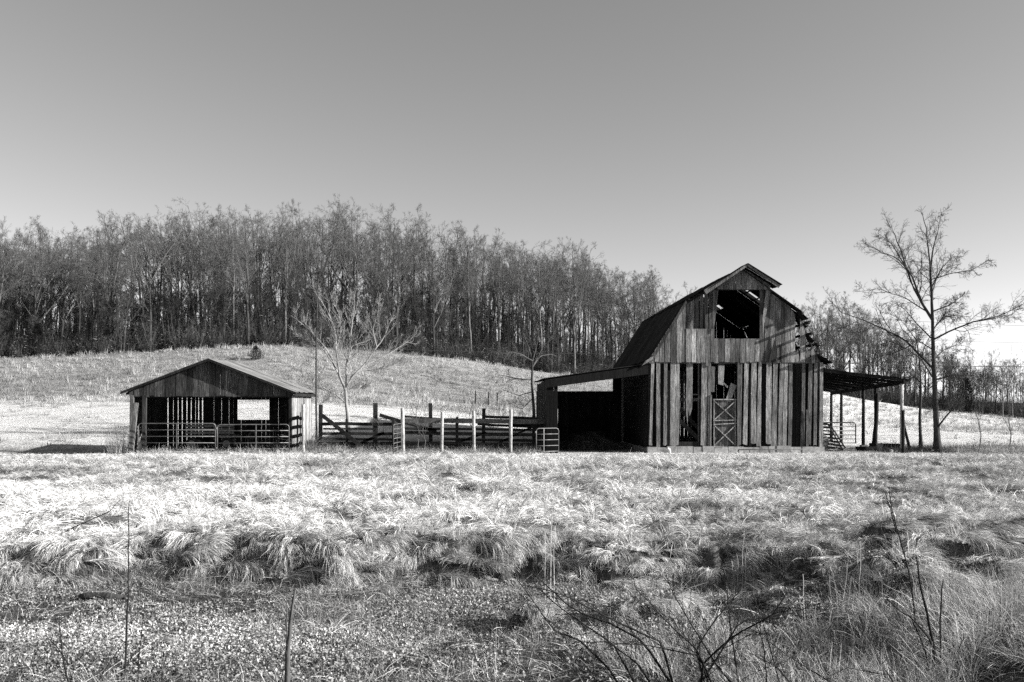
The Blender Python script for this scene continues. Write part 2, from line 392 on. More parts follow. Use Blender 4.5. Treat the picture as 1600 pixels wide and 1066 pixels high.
# field: lying-over dead grass between the creek and the buildings
NB = 37500
y = np.sqrt(rng.uniform(15.6**2, 47.5**2, NB)); x = rng.uniform(-.83, .83, NB) * y
keep = (y > foot_y(x) + 1.5) & barn_clear(x, y)
dens = vnoise(x, y, 1.7, 11) + .9*vnoise(x, y, .7, 12)
keep &= (dens > -.12) | (y > 40)
x, y = x[keep], y[keep]; n = len(x)
lean = [blades(80, .20, (.18, .42), (25, 80), (-55, 5), .011, 4, (.5, -.35), tone=(.5, 1.35), wisp=7),
        blades(70, .24, (.2, .48), (15, 60), (-40, 0), .011, 4, (.9, -.5), tone=(.5, 1.35), wisp=7),
        blades(90, .16, (.12, .34), (45, 88), (-30, 30), .011, 4, None, tone=(.5, 1.25)),
        blades(60, .22, (.25, .52), (30, 70), (-60, -10), .012, 4, (.3, -.9), tone=(.7, 1.35))]
hmul = 1.0 + .9*vnoise(x, y, 2.6, 21) + .7*vnoise(x, y, .9, 22)
far_flat = np.where(y > 41, .45, 1.0)
sc = sizes(n, .6, 1.15) * (hmul*far_flat)[:,None]
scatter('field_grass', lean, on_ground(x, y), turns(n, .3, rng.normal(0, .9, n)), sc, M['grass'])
# humped clumps between, each with a lit and a shaded side
def tussock(n, r, bias, L, w=.010, e1=(-89, -55), sp=.5):
    return blades(n, r, L, (45, 88), e1, w, 7, bias, sp, tone=(.45, 1.4), wisp=9)
def sheaf(n, r, L, e0, e1, fan, dx=.25, w=.010):
    return blades(n, r, L, e0, e1, w, 6, None, fan, tone=(.4, 1.45), rdir=-pi/2+dx, wisp=8)
FT = [tussock(170, .07, (.25, -.3), (.25, .65), .016, (-85, -5), 1.0), tussock(150, .12, (.8, -.35), (.25, .7), .017, (-80, 10), 1.0), tussock(190, .1, None, (.2, .6), .015, (-85, 30), 1.2), sheaf(150, .15, (.25, .65), (-10, 55), (-85, -30), .6, .7, .016)]
NT = 17000
y = np.sqrt(rng.uniform(16.5**2, 43**2, NT)); x = rng.uniform(-.82, .82, NT) * y
keep = (y > foot_y(x) + 1.3) & barn_clear(x, y) & (vnoise(x, y, 1.3, 41) + .8*vnoise(x, y, .55, 42) > .02)
x, y = x[keep], y[keep]; n = len(x)
band = np.where(y > 34, .95, 1.0)*(1 - .45*sm((y-22)/4)*(1-sm((y-30)/4)))*(1-.4*sm((y-39)/4))
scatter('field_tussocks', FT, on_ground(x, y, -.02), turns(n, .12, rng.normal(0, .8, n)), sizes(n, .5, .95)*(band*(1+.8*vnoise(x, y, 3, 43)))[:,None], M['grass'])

# tussocks drooping down the creek bank and over the mounds
TP = [sheaf(760, .27, (.2, .72), (-10, 60), (-86, -45), .24), sheaf(700, .32, (.15, .75), (0, 65), (-88, -30), .32, .4), sheaf(800, .24, (.2, .6), (-25, 45), (-86, -50), .22, 0.1),
      sheaf(560, .3, (.15, .6), (10, 85), (-80, 20), .9, .5), sheaf(640, .3, (.25, .8), (-5, 45), (-88, -60), .28, .6), sheaf(420, .3, (.12, .45), (20, 88), (-60, 60), 1.8, 0), sheaf(620, .34, (.2, .65), (-20, 30), (-60, -20), .3, .9)]
tx = []; ty = []; ts = []; placed = []
def place(a, b, sc_, dmin):
    if any((a-c)**2 + (b-d)**2 < dmin**2 for c, d in placed): return
    placed.append((a, b)); tx.append(a); ty.append(b); ts.append(sc_)
for k in range(2600):                                  # the bank
    xx = U(-13.5, 6.8); place(xx, float(foot_y(xx)) + U(.05, 1.9), U(.55, 1.0), .215)
for mx, my, mw, mh in MOUNDS:                          # draping the hummocks
    for k in range(26):
        a = U(0, 6.28); q = U(0, 1.0)*mw; place(mx+q*cos(a)+.05, my+q*sin(a)*.8-.05, U(.55, .85)*(.7+.5*mw), .2)
for k in range(620):                                   # the right bank between them
    yy_ = U(11.2, 18.5); xx = U(3.6, .85*yy_); place(xx, yy_, U(.4, .75), .3)
for k in range(110):                                   # scattered in the field
    yy_ = U(17.5, 24); place(U(-.62, .62)*yy_, yy_, U(.35, .6), .5)
tx, ty, ts = map(np.array, (tx, ty, ts)); n = len(tx)
scatter('bank_tussocks', TP, on_ground(tx, ty, -.03), turns(n, .15, rng.normal(.4, .55, n)), sizes(n, .9, 1.1)*ts[:,None], M['tussock'])

# upright rank grass along the foot of the frame and round the posts
WP = [blades(38, .22, (.25, .75), (55, 90), (20, 85), .006, 5, None, tone=(.15, 1.7)), blades(30, .28, (.2, .6), (35, 88), (-40, 60), .006, 5, None, tone=(.15, 1.6)),
      blades(70, .2, (.2, .5), (30, 85), (-40, 60), .008, 4, None, tone=(.3, 1.3))]
n0 = 3100; y = rng.uniform(8.4, 12.1, n0); x = rng.uniform(-.7, .95, n0)*y
dl = sm((x - 0.2) / 1.8); keep = (rng.uniform(0,1,n0) < .015 + .7*dl) & (vnoise(x, y, .9, 51)+.6*vnoise(x, y, .4, 52) > -.12 + .02*(y-8) - .3*(x > 4.5))
x, y = x[keep], y[keep]; n = len(x)
scatter('rank_grass', WP, on_ground(x, y), turns(n, .12), sizes(n, .6, 1.1), M['weeds'])

# weeds about the corral, the right hedge line and the buildings
n0 = 2600; x = np.concatenate([rng.uniform(-13, 2, 900), rng.uniform(20, 30, 1100), rng.uniform(-21, 22, 600)])
y = np.concatenate([rng.uniform(46.6, 52, 900), rng.uniform(45.8, 50.5, 1100), rng.uniform(45.9, 46.6, 600)])
k = barn_clear(x, y) & ~((y < 45.95) & (x > 8)); x, y = x[k], y[k]; n = len(x)
WC = [blades(40, .25, (.3, .9), (35, 88), (-20, 80), .018, 4, None, tone=(.25, 1.4)), blades(30, .3, (.2, .6), (30, 88), (-40, 60), .02, 3, None, tone=(.3, 1.3))]
scatter('corral_weeds', WC, on_ground(x, y), turns(n, .15), sizes(n, .35, .8), M['weeds'])

# dark low brush along the hedge line at the right
n0 = 420; x = rng.uniform(20.5, 31, n0); y = rng.uniform(46.8, 50.5, n0); HB = [blades(60, .3, (.2, .9), (5, 80), (-60, 60), .014, 5, None, tone=(.3, 2.6)), blades(50, .4, (.2, .6), (5, 70), (-60, 30), .016, 4, None, tone=(.3, 1.8))]
scatter('hedge_brush', HB, on_ground(x, y), turns(n0, .15), sizes(n0, .5, 1.0), M['brush'])

# hillside grass: pale upright tufts up to the wood
cy_ = next(q for q in np.arange(60, 100, .25) if HOR - (height(X(400, q), q) - CAM_Z)*F/q < 562.5)
n0 = 25000; y = rng.uniform(50, 152, n0); x = rng.uniform(-.8, .8, n0)*y; u = 800 + F*x/y
k = (y < np.interp(u, EPX, EDI) + 1) & barn_clear(x, y) & ((y > 70) | (rng.uniform(0,1,n0) < .12)) & ((u < 1200) | (rng.uniform(0,1,n0) < .35))
x, y = x[k], y[k]; n = len(x)
HG = [blades(26, .35, (.2, .5), (40, 90), (-10, 80), .035, 3, None, tone=(.45, 1.5)), blades(20, .25, (.3, .75), (60, 90), (30, 85), .035, 3, None, tone=(.7, 1.55)),
      blades(30, .5, (.15, .35), (20, 80), (-30, 60), .04, 2, None, tone=(.4, 1.3))]
k = (np.abs(x - X(400, cy_)) > 1.6) | (np.abs(y - cy_ + 1.2) > 3); x, y = x[k], y[k]; n = len(x)
scatter('hill_grass', HG, on_ground(x, y), turns(n, .1), sizes(n, .5, 1.25), M['hillgrass'])

# leaf litter in the creek bed
n0 = 50000; y = rng.uniform(8.8, 16.6, n0); x = rng.uniform(-.84, .8, n0)*y
k = (y < foot_y(x) + .2) & ((x < 4.5) | (rng.uniform(0,1,n0) < .3)) & (rng.uniform(0,1,n0) < np.clip(.50 + 1.9*vnoise(x, y*1.6, 2.4, 31) + .9*vnoise(x, y, .5, 33) + .45*((y > 10.8) & (y < 12.8) & (x < 0)) - .35*(y < 10.2), .04, 1)); x, y = x[k], y[k]; n = len(x)
def leaf(curl, w, l):
    q = np.array([[-w*.15,-l,0],[w*.15,-l,0],[w,-.1*l,0],[w*.5,l*.8,0],[-w*.4,l,0],[-w,.1*l,0]], float)
    q[:,2] = curl*(q[:,0]**2)/w + curl*.9*(q[:,1]**2)/l
    return q, np.array([[0,1,2,5],[5,2,3,4]])
def leaf_patch(m_, rad):
    out = []
    for i in range(m_):
        q, f = leaf(U(-1.1, 1.1), U(.006, .022), U(.010, .034)); e = Matrix.Rotation(U(0, 6.28), 3, 'Z') @ Matrix.Rotation(random.gauss(0, .65), 3, 'X') @ Matrix.Rotation(random.gauss(0, .5), 3, 'Y')
        a, rr_ = U(0, 6.28), rad*math.sqrt(random.random()); q = q @ np.array(e).T + np.array([rr_*cos(a), rr_*sin(a), U(-.01, .05)])
        out.append((q, f, np.full(6, random.choice((.12, .25, .45, .6, .8, .9, 1.0, 1.1, 1.35)))))
    return join(out)
LP = [leaf_patch(m_, rad) for m_, rad in ((22, .13), (26, .16), (18, .12), (24, .2), (14, .18), (30, .17))]
scatter('leaf_litter', LP, on_ground(x, y, .01), turns(n, .15), sizes(n, .5, .95), M['leaf'])

# low matted straw, stems and twigs lying over the litter
n0 = 6500; y = rng.uniform(8.6, 16.3, n0); x = rng.uniform(-.66, .66, n0)*y
k = (y < foot_y(x) + .3) & (rng.uniform(0,1,n0) < np.clip(.30 + 1.6*vnoise(x, y, 1.4, 61) - 1.2*vnoise(x, y*1.6, 2.4, 31) + .5*sm((y-foot_y(x)+1.3)/1.2), .05, 1)); x, y = x[k], y[k]; n = len(x)
LT = [blades(5, .12, (.3, .8), (72, 90), (60, 90), .007, 5, None, tone=(.08, .3)), blades(45, .25, (.08, .3), (0, 60), (-60, 20), .006, 3, None, tone=(.2, 1.5)), blades(22, .3, (.2, .6), (0, 25), (-20, 10), .006, 4, None, tone=(.1, 1.6)), blades(30, .2, (.1, .35), (30, 88), (-30, 70), .005, 4, None, tone=(.3, 1.6))]
scatter('litter_straw', LT, on_ground(x, y), turns(n, .15), sizes(n, .6, 1.2), M['weeds'])

n0 = 420; y = rng.uniform(8.4, 15.8, n0); x = rng.uniform(-.66, .66, n0)*y; k = (y < foot_y(x) + .2) & (vnoise(x, y, 1.8, 71) > -.1); x, y = x[k], y[k]; n = len(x)
DW = [blades(9, .1, (.3, .7), (35, 88), (10, 80), .008, 6, None, tone=(.15, .6)), blades(12, .2, (.2, .6), (5, 60), (-40, 40), .007, 6, None, tone=(.15, .8)), blades(6, .05, (.5, .9), (65, 90), (50, 90), .008, 6, None, tone=(.1, .5))]
scatter('dead_weeds', DW, on_ground(x, y), turns(n, .2), sizes(n, .5, 1.1), M['vine'])

# ------------------------------------------------------------------ trees
def tubes(Pm, Rm, k, tone=1.0):
    """Pm (m,n,3) polylines, Rm (m,n) radii -> mesh arrays"""
    m_, n_ = Rm.shape
    d = np.gradient(Pm, axis=1); d /= np.linalg.norm(d, axis=2)[...,None] + 1e-9
    ref = np.where(np.abs(d[...,2:3]) < .9, np.array([0,0,1.]), np.array([0,1.,0]))
    a = np.cross(d, ref); a /= np.linalg.norm(a, axis=2)[...,None] + 1e-9; b = np.cross(d, a)
    th = np.arange(k)*2*pi/k
    Vv = Pm[:,:,None,:] + Rm[:,:,None,None]*(a[:,:,None,:]*np.cos(th)[None,None,:,None] + b[:,:,None,:]*np.sin(th)[None,None,:,None])
    base = (np.arange(m_)*n_*k)[:,None,None]; i = (np.arange(n_-1)*k)[None,:,None]; j = np.arange(k)[None,None,:]; j2 = (j+1) % k
    Fq = np.stack([base+i+j, base+i+j2, base+i+k+j2, base+i+k+j], -1).reshape(-1, 4)
    tt = np.asarray(tone) if np.ndim(tone) else np.full(m_, tone)
    return Vv.reshape(-1, 3), Fq, np.repeat(tt, n_*k)

def children(Pm, Rm, Lm, per, tr, ang, lfac, rfac, n_, up=.1, wig=.16, rmin=.006, g=None, lmin=.25):
    """grow `per` side branches from each parent polyline"""
    g = g or rng
    m_, np_ = Rm.shape; M_ = m_*per
    pi_ = np.repeat(np.arange(m_), per); t = np.clip((np.tile(np.arange(per), m_) + g.uniform(0, 1, M_))/per, 0, .999)
    t = tr[0] + (tr[1]-tr[0])*t
    f = t*(np_-1); i0 = np.floor(f).astype(int); fr = (f-i0)[:,None]; i1 = np.minimum(i0+1, np_-1)
    st = Pm[pi_,i0]*(1-fr) + Pm[pi_,i1]*fr; d = Pm[pi_,i1]-Pm[pi_,i0]; d /= np.linalg.norm(d, axis=1)[:,None]+1e-9
    ref = g.normal(0, 1, (M_,3)); a = np.cross(d, ref); a /= np.linalg.norm(a, axis=1)[:,None]+1e-9
    an = np.radians(g.uniform(ang[0], ang[1], M_))[:,None]
    dd = d*np.cos(an) + a*np.sin(an)
    L = Lm[pi_]*lfac*g.uniform(.6, 1.15, M_)*(1.15-.75*t); L = np.maximum(L, lmin)
    r0 = np.minimum((Rm[pi_,i0]*(1-fr[:,0]) + Rm[pi_,i1]*fr[:,0])*.8, np.maximum(L*rfac, rmin))
    pts = np.zeros((M_, n_, 3)); pts[:,0] = st
    for k in range(1, n_):
        dd = dd + g.normal(0, wig, (M_,3)) + np.array([0,0,up]); dd /= np.linalg.norm(dd, axis=1)[:,None]
        pts[:,k] = pts[:,k-1] + dd*(L/(n_-1))[:,None]
    rad = r0[:,None]*np.linspace(1, .35, n_)[None,:]; rad = np.maximum(rad, rmin*.7)
    return pts, rad, L

def forest_tree(seed, H, spread, first, rmin=.012, dens=1.0, up=.07):
    g = np.random.default_rng(seed)
    n_ = 12; z = np.linspace(0, 1, n_); r0 = H*.0112
    tr = np.zeros((1, n_, 3)); tr[0,:,2] = z*H*.9
    tr[0,:,0] = np.cumsum(g.normal(0, .02*H/2, n_))*z; tr[0,:,1] = np.cumsum(g.normal(0, .02*H/2, n_))*z
    rad = (r0*(1-z)**.8 + .03)[None,:]; rad[0,0] *= 1.35
    rad = (r0*np.clip(1-z/.97, 0, 1)**1.15 + .025)[None,:]; rad[0,0] *= 1.35; Lm = np.array([H])
    ld_ = children(tr, rad, Lm, 3, (max(.22, first-.12), .6), (16, 36), .62, .0098, 12, up*.5, .09, rmin, g)
    ca = children(tr, rad, Lm, 6, (first, .97), (24, 62), spread*.8, .0095, 9, up*.5, .15, rmin, g)
    cb = children(*ld_, int(6*dens), (.2, .97), (20, 55), .55, .0105, 9, up*.5, .16, rmin, g)
    c1 = tuple(np.concatenate([a_, b_]) for a_, b_ in zip(ca, cb))
    c2 = children(*c1, int(7*dens), (.2, .98), (22, 60), .52, .0085, 6, up*.6, .18, rmin, g)
    c3 = children(*c2, int(5*dens), (.15, .98), (20, 55), .5, .008, 5, .05, .12, rmin, g)
    c4 = children(*c3, 3, (.15, 1), (18, 50), .5, .008, 3, .03, .12, rmin*.8, g, lmin=.3)
    T = tubes(tr, rad, 7)
    C = join([tubes(ld_[0], ld_[1], 6), tubes(c1[0], c1[1], 4), tubes(c2[0], c2[1], 3), tubes(c3[0], c3[1], 3), tubes(c4[0], c4[1], 3)])
    return T, C

def make_tree(name, T, C, mt, mc, loc, label, group=None, cat='tree', rz=0, s=1):
    r = empty(name, loc, rz, label, cat, group); r.scale = (s, s, s)
    np_mesh('trunk', *T, mt, r); np_mesh('crown', *C, mc, r); return r

# ---- the wood on the hillside
TOPX = [-80, 0, 100, 200, 300, 380, 450, 550, 620, 700, 760, 830, 900, 950, 1000, 1050, 1100, 1230, 1290, 1340, 1380, 1420, 1460, 1500, 1600, 1700]
TOPY = [335, 333, 348, 326, 318, 308, 330, 303, 312, 346, 360, 368, 366, 398, 412, 420, 440, 462, 462, 460, 482, 500, 520, 545, 575, 575]
protos = []
for i, (H, sp, fi, de) in enumerate([(20, .55, .3, 1.0), (21, .45, .42, 1.0), (19, .6, .25, 1.0), (22, .4, .5, 1.0), (20, .55, .38, 1.0), (18, .5, .3, 1.1), (21, .62, .42, .9), (20, .5, .2, 1.0)]):
    protos.append((H, forest_tree(40+i, H, sp, fi, .013, dens=de)))
def section(u, dep):
    """label and group: where in the wood the tree stands, and whether in its front rank"""
    marks = [(120, 'left of the shed, by the left edge'), (230, 'up and left of the open shed'), (330, 'above the left shed roof'), (420, 'above the round cedar bush'), (500, 'between cedar bush and fanned pale tree'),
             (590, 'behind the fanned pale tree'), (680, 'above the first corral posts'), (760, 'above the middle of the corral'), (850, 'above the outer left lean-to'), (960, 'above the left lean-to roof'),
             (1110, 'left of the barn roof'), (1300, 'just right of the barn roof'), (1400, 'above the right lean-to'), (9999, 'behind the largest lone tree')]
    marks.insert(-1, (1520, 'behind the largest lone tree')); marks[-1] = (9999, 'at the far right edge of the field')
    w = next(t for a, t in marks if u < a); f = 'front rank' if dep < .3 else 'deeper'
    return f'{"near" if dep < .3 else "deeper"} bare tree of the wood {w}', f'{f} trees of the wood, {w}'
src = {}
def copy_tree(key, x, y, z, rz, s, sz, label, group):
    root0, kids = src[key]
    r = root0.copy(); COL.objects.link(r); r.location = (x, y, z); r.rotation_euler = (U(-.03,.03), U(-.03,.03), rz); r.scale = (s, s, sz)
    r['label'] = label; r['group'] = group
    for c0 in kids:
        c = c0.copy(); COL.objects.link(c); c.parent = r
    return r
spots = []
for k in range(5000):
    if len(spots) >= 280: break
    u = -60 + 1700*((k*.61803) % 1.0)
    dep = random.random()
    d = (float(np.interp(u, EPX, EDI)) + 2 + 52*dep**.85); x = X(u, d)
    if 1010 < u < 1235 and random.random() < .7: continue
    if 1230 < u < 1480 and random.random() < .3: continue
    if any((x-a)**2 + (d-b)**2 < 2.6**2 for a, b, *_ in spots): continue
    spots.append((x, d, u, dep))
for i, (x, d, u, dep) in enumerate(spots):
    z = float(height(x, d)); top = float(np.interp(u, TOPX, TOPY)) + U(4, 26)
    H = CAM_Z + (HOR - top)*d/F - z
    H = min(H, 25) if dep > .3 else min(H, U(13, 20))
    H = max(H, 7)
    k = i % len(protos); pale = (i % 5 == 0)
    lab, grp = section(u, dep)
    if pale: lab = lab.replace('bare', 'pale bare'); grp = 'pale ' + grp
    key = (k, pale)
    Hs = protos[k][0]; s = H/Hs
    if key not in src:
        (T, C) = protos[k][1]
        if (k, not pale) in src:
            r0, kids0 = src[(k, not pale)]
            r = empty('forest_tree', (x, d, z-.2), 0, lab, 'tree', grp)
            kk = []
            for c0 in kids0:
                me = c0.data.copy(); me.materials.clear(); me.materials.append(M['bark_wood' if pale else 'bark_dark'] if 'trunk' in c0.name else M['bark_mid' if pale else 'bark'])
                c = bpy.data.objects.new('trunk' if 'trunk' in c0.name else 'crown', me); COL.objects.link(c); c.parent = r; kk.append(c)
        else:
            r = make_tree('forest_tree', T, C, M['bark_wood' if pale else 'bark_dark'], M['bark_mid' if pale else 'bark'], (x, d, z-.2), lab, grp)
            kk = list(r.children)
        r.scale = (s, s, s); r.rotation_euler[2] = U(0, 6.28); src[key] = (r, kk)
    else:
        copy_tree(key, x, d, z-.2, U(0, 6.28), s*U(.85,1.1), s, lab, grp)

# pale-barked trees standing apart at the far right, a fair way off
for u, d, top in [(1567, 150, 545), (1582, 152, 540), (1596, 165, 540), (1540, 172, 545), (1607, 150, 560), (1556, 190, 560), (1520, 160, 525)]:
    x = X(u, d); z = float(height(x, d)); H = CAM_Z + (HOR-top)*d/F - z
    copy_tree((0, True) if (0, True) in src else list(src)[0], x, d, z-.2, U(0, 6.28), .6*(H/20)**.6, H/20, 'slim pale tree standing at the far right edge of the field', 'slim pale trees at the far right')

# the crowd of lesser stems that fills the wood
thin = []
for i in range(4):
    (T_, C_) = forest_tree(90+i, (9, 7, 11, 6)[i], .4, (.15, .1, .3, .08)[i], .014, dens=.75, up=.1); thin.append(join([T_, C_])); thin[-1][2][:] = (.7, 1.2, .8, 1.6)[i]
n0 = 850; u = rng.uniform(-80, 1600, n0); d = np.interp(u, EPX, EDI) + 2 + rng.uniform(0, 1, n0)*58
x = (u-800)/F*d; k = ~((u > 1020) & (u < 1230)) & ~((u > 1230) & (rng.uniform(0,1,n0) < .25 + .4*(u-1230)/270)); x, d = x[k], d[k]; n = len(x)
scatter('woodland_stems', thin, on_ground(x, d, -.2), turns(n, .05), sizes(n, .6, 1.25), M['bark_dark'])

# undergrowth of saplings and leafy brush along the foot of the wood
def bush(n, L, w, leafy, tl):
    st = blades(n, .35, (L*.5, L), (50, 88), (40, 88), w, 4, None, tone=(.5, 1.5))
    q = blades(leafy, L*.55, (.15, .35), (-60, 60), (-80, 60), .08, 1, None, tone=tl)
    q[0][:,2] += np.repeat(rng.uniform(.25, L*.75, leafy), 4)
    return join([st, q])
n0 = 1900; u = rng.uniform(-70, 1680, n0); d = np.interp(u, EPX, EDI) + rng.uniform(0, 1, n0)**1.2*36 + .5
x = (u-800)/F*d; k = ~((u > 1530) & (rng.uniform(0,1,n0) < .3)); x, d = x[k], d[k]; n = len(x)
BP = [bush(55, 3.2, .05, 60, (.8, 1.9)), bush(70, 2.2, .045, 30, (.5, 1.2)), bush(40, 4.2, .05, 50, (.5, 1.5)), bush(80, 1.6, .05, 120, (.25, .8)), bush(60, 2.6, .05, 100, (1.2, 2.8))]
scatter('undergrowth', BP, on_ground(x, d), turns(n, .08), sizes(n, .45, 1.35), M['brush'])

# dark evergreens in and before the wood
def cedar(name, loc, h, r, label, group=None, seed=0, cat='cedar'):
    e = empty(name, loc, 0, label, cat, group)
    g_ = MB(); g_.tube([(0,0,-.2),(0,0,h*.9)], [r*.09, .02], 6); g_.build('trunk', M['bark_dark'], e)
    n = int(2600 * min(1.0, h/3)); zz = rng.uniform(0.02, 1, n); az = rng.uniform(0, 2*pi, n)
    prof = np.where(zz < .25, .75+zz, 1.0 - ((zz-.25)/.75)**1.5); rad = r*prof*np.sqrt(rng.uniform(.1, 1, n))*(1 + .22*np.sin(az*3+zz*9))
    q = blades(n, .01, (.10*h**.6, .24*h**.6), (-10, 75), (0, 80), .03*h**.5, 2, None, tone=(.5, 1.6)); seg = 6
    q[0][:] = q[0] + np.repeat(np.stack([rad*np.cos(az), rad*np.sin(az), zz*h*.93], 1), seg, 0)
    np_mesh('crown', *q, M['cedar'], e); return e
cy_ = next(q for q in np.arange(60, 100, .25) if HOR - (height(X(400, q), q) - CAM_Z)*F/q < 562.5)
cedar('cedar_bush', (X(400, cy_), cy_, float(height(X(400, cy_), cy_)) + .05), 1.5, .80, 'small round dark cedar bush alone on the pale hillside above the open shed')
for u, dd_, h in [(60, 3, 4.2), (210, 5, 3), (840, 4, 4.5), (1510, 3, 6.5)]:
    d = float(np.interp(u, EPX, EDI)) + dd_; x = X(u, d)
    lab = {60: 'dark evergreen at the foot of the wood near the left side of the photo', 210: 'low dark evergreen at the foot of the wood up and left of the shed roof',
           840: 'dark evergreen at the wood edge above the left lean-to roof', 1510: 'tall dark cedar at the field edge right of the big bare tree'}[u]
    cedar('evergreen_tree', (x, d, float(height(x, d))), h, h*.3, lab, cat='evergreen')

# ---- single bare trees drawn limb by limb
def poly(pts, y, n_, dep=0.0, seed=0):
    """photo points at distance y -> 3D polyline that also leans in depth"""
    q = np.array([P(a, b, y) for a, b in pts]); s = np.concatenate([[0], np.cumsum(np.linalg.norm(np.diff(q, axis=0), axis=1))])
    t = np.linspace(0, s[-1], n_); o = np.stack([np.interp(t, s, q[:,i]) for i in range(3)], 1)
    o[:,1] += dep * t; return o, s[-1]
def drawn_tree(name, y, trunk, limbs, mt, mc, label, cat='tree', tr0=.17, seed=1, rmin=.008, twig=(10, 7, 4), lens=(.42, .5, .5), up=.05, ang=(25, 65), group=None):
    g = np.random.default_rng(seed); n_ = 14
    tp, TL = poly(trunk, y, n_); base = tp[0].copy(); base[2] = float(height(base[0], base[1])) - .1; tp[0] = base
    r_top = tr0*.45
    tr = np.linspace(tr0, r_top, n_)[None,:].copy(); tr[0,0] *= 1.7; tr[0,1] *= 1.12
    P1 = []; R1 = []; L1 = []
    for i, (pts, r0) in enumerate(limbs):
        dep = g.uniform(-.55, .55) if i else .1
        q, L = poly(pts, y, n_, dep)
        q += np.cumsum(g.normal(0, .012*L, (n_,3)), 0)*np.linspace(0, .5, n_)[:,None]
        # root the limb on the trunk or on an earlier limb
        cand = np.concatenate([tp[2:]] + P1) if P1 else tp[2:]
        k = np.argmin((cand[:,0]-q[0,0])**2 + (cand[:,2]-q[0,2])**2); off = cand[k] - q[0]
        q += off*np.linspace(1, 0, n_)[:,None]**3; q[:,1] += (off[1])*(1-np.linspace(1, 0, n_)**3)
        P1.append(q); R1.append(np.maximum(r0*1.05*np.linspace(1, .2, n_)**1.1, rmin)); L1.append(L)
    P1 = np.array(P1); R1 = np.array(R1); L1 = np.array(L1)
    c2 = children(P1, R1, L1, twig[0], (.12, .99), ang, lens[0], .012, 8, up, .14, rmin, g)
    c3 = children(*c2, twig[1], (.12, .99), ang, lens[1], .010, 6, up, .13, rmin*.8, g)
    c4 = children(*c3, twig[2], (.15, 1), ang, lens[2], .009, 4, up, .14, rmin*.65, g, lmin=.12)
    r = empty(name, tuple(base), 0, label, cat, group)
    def loc(q): return (q[0]-base, q[1], q[2])
    np_mesh('trunk', *loc(tubes(tp[None], tr, 10)), mt, r)
    np_mesh('crown', *loc(join([tubes(P1, R1, 8), tubes(c2[0], c2[1], 5), tubes(c3[0], c3[1], 3), tubes(c4[0], c4[1], 3)])), mc, r)
    return r
big = drawn_tree('bare_tree', 48, [(1465,703),(1462,640),(1460,590),(1458,545),(1457,500)], [
    ([(1457,502),(1457,453),(1455,417),(1451,372),(1449,330)], .085),
    ([(1456,500),(1445,473),(1435,441),(1429,401),(1423,369),(1418,344),(1412,326)], .08),
    ([(1457,421),(1465,388),(1476,360),(1490,327)], .055),
    ([(1461,449),(1476,417),(1496,397),(1514,398)], .045),
    ([(1443,470),(1423,429),(1399,405),(1371,397),(1342,384)], .06),
    ([(1427,410),(1403,376),(1377,360)], .04),
    ([(1460,583),(1439,558),(1415,532),(1391,520),(1358,505),(1322,489),(1300,469)], .06),
    ([(1460,592),(1436,560),(1412,545),(1380,530)], .05),
    ([(1463,533),(1484,518),(1512,505),(1544,497),(1568,481),(1584,470)], .05),
    ([(1512,505),(1540,500),(1570,492),(1584,482)], .035),
    ([(1462,600),(1484,588),(1512,586),(1530,592)], .05),
    ([(1459,560),(1480,545),(1505,540),(1530,545)], .035), ([(1457,530),(1435,505),(1415,480),(1395,470)], .04), ([(1456,510),(1475,495),(1500,490),(1520,500)], .03),
    ([(1458,545),(1430,530),(1405,500),(1385,490)], .03), ([(1461,610),(1480,625),(1500,622)], .025), ([(1453,490),(1420,465),(1380,450),(1350,455)], .035), ([(1455,440),(1480,430),(1510,425),(1530,410)], .03),
    ([(1460,486),(1480,477),(1500,461)], .04),
    ([(1458,520),(1478,490),(1505,478)], .04),
    ([(1467,690),(1468,675),(1473,659),(1488,623),(1490,603),(1473,582),(1461,566)], .055)],
    M['bark_dark'], M['bark_dark'], 'largest lone bare tree with wide spreading limbs right of the barn', tr0=.18, seed=3, rmin=.010, twig=(14, 8, 4), lens=(.36, .6, .55), up=.02, ang=(25, 70))
drawn_tree('bare_tree', 50, [(1439,697),(1437,655),(1439,618),(1438,580)], [
    ([(1438,580),(1437,558),(1431,502)], .05), ([(1439,622),(1460,606),(1490,590)], .03), ([(1438,600),(1415,575),(1390,562)], .03), ([(1438,635),(1460,620)], .02), ([(1437,660),(1455,640)], .015)],
    M['bark_dark'], M['bark_dark'], 'thin bare tree between the right lean-to and the largest lone tree', tr0=.1, seed=8, rmin=.008, twig=(7, 4, 3))
drawn_tree('bare_tree', 55, [(545,700),(544,656),(541,630),(540,610)], [
    ([(539,611),(529,588),(519,567),(511,546),(500,533),(479,507),(456,488)], .085),
    ([(532,590),(528,551),(527,520),(513,483),(498,457)], .06),
    ([(539,606),(538,567),(542,525),(545,486),(545,450)], .06),
    ([(539,574),(544,541),(561,520),(567,500)], .045),
    ([(541,606),(550,585),(566,570),(583,543),(598,517),(607,494)], .08),
    ([(560,576),(603,551),(634,530),(648,514)], .05),
    ([(556,581),(587,575),(616,571),(634,567)], .03),
    ([(542,632),(527,617),(505,604),(490,590)], .04),
    ([(541,612),(553,606),(572,604)], .025),
    ([(519,567),(505,545),(484,535),(464,522)], .04),
    ([(583,543),(580,515),(590,490),(592,470)], .035),
    ([(528,551),(535,520),(530,490),(520,465)], .035)],
    M['bark_pale'], M['bark_pale'], 'pale bare tree with a fanned crown standing behind the board corral', tr0=.17, seed=5, rmin=.012, twig=(13, 8, 4), lens=(.4, .5, .5), up=.12, ang=(18, 45))
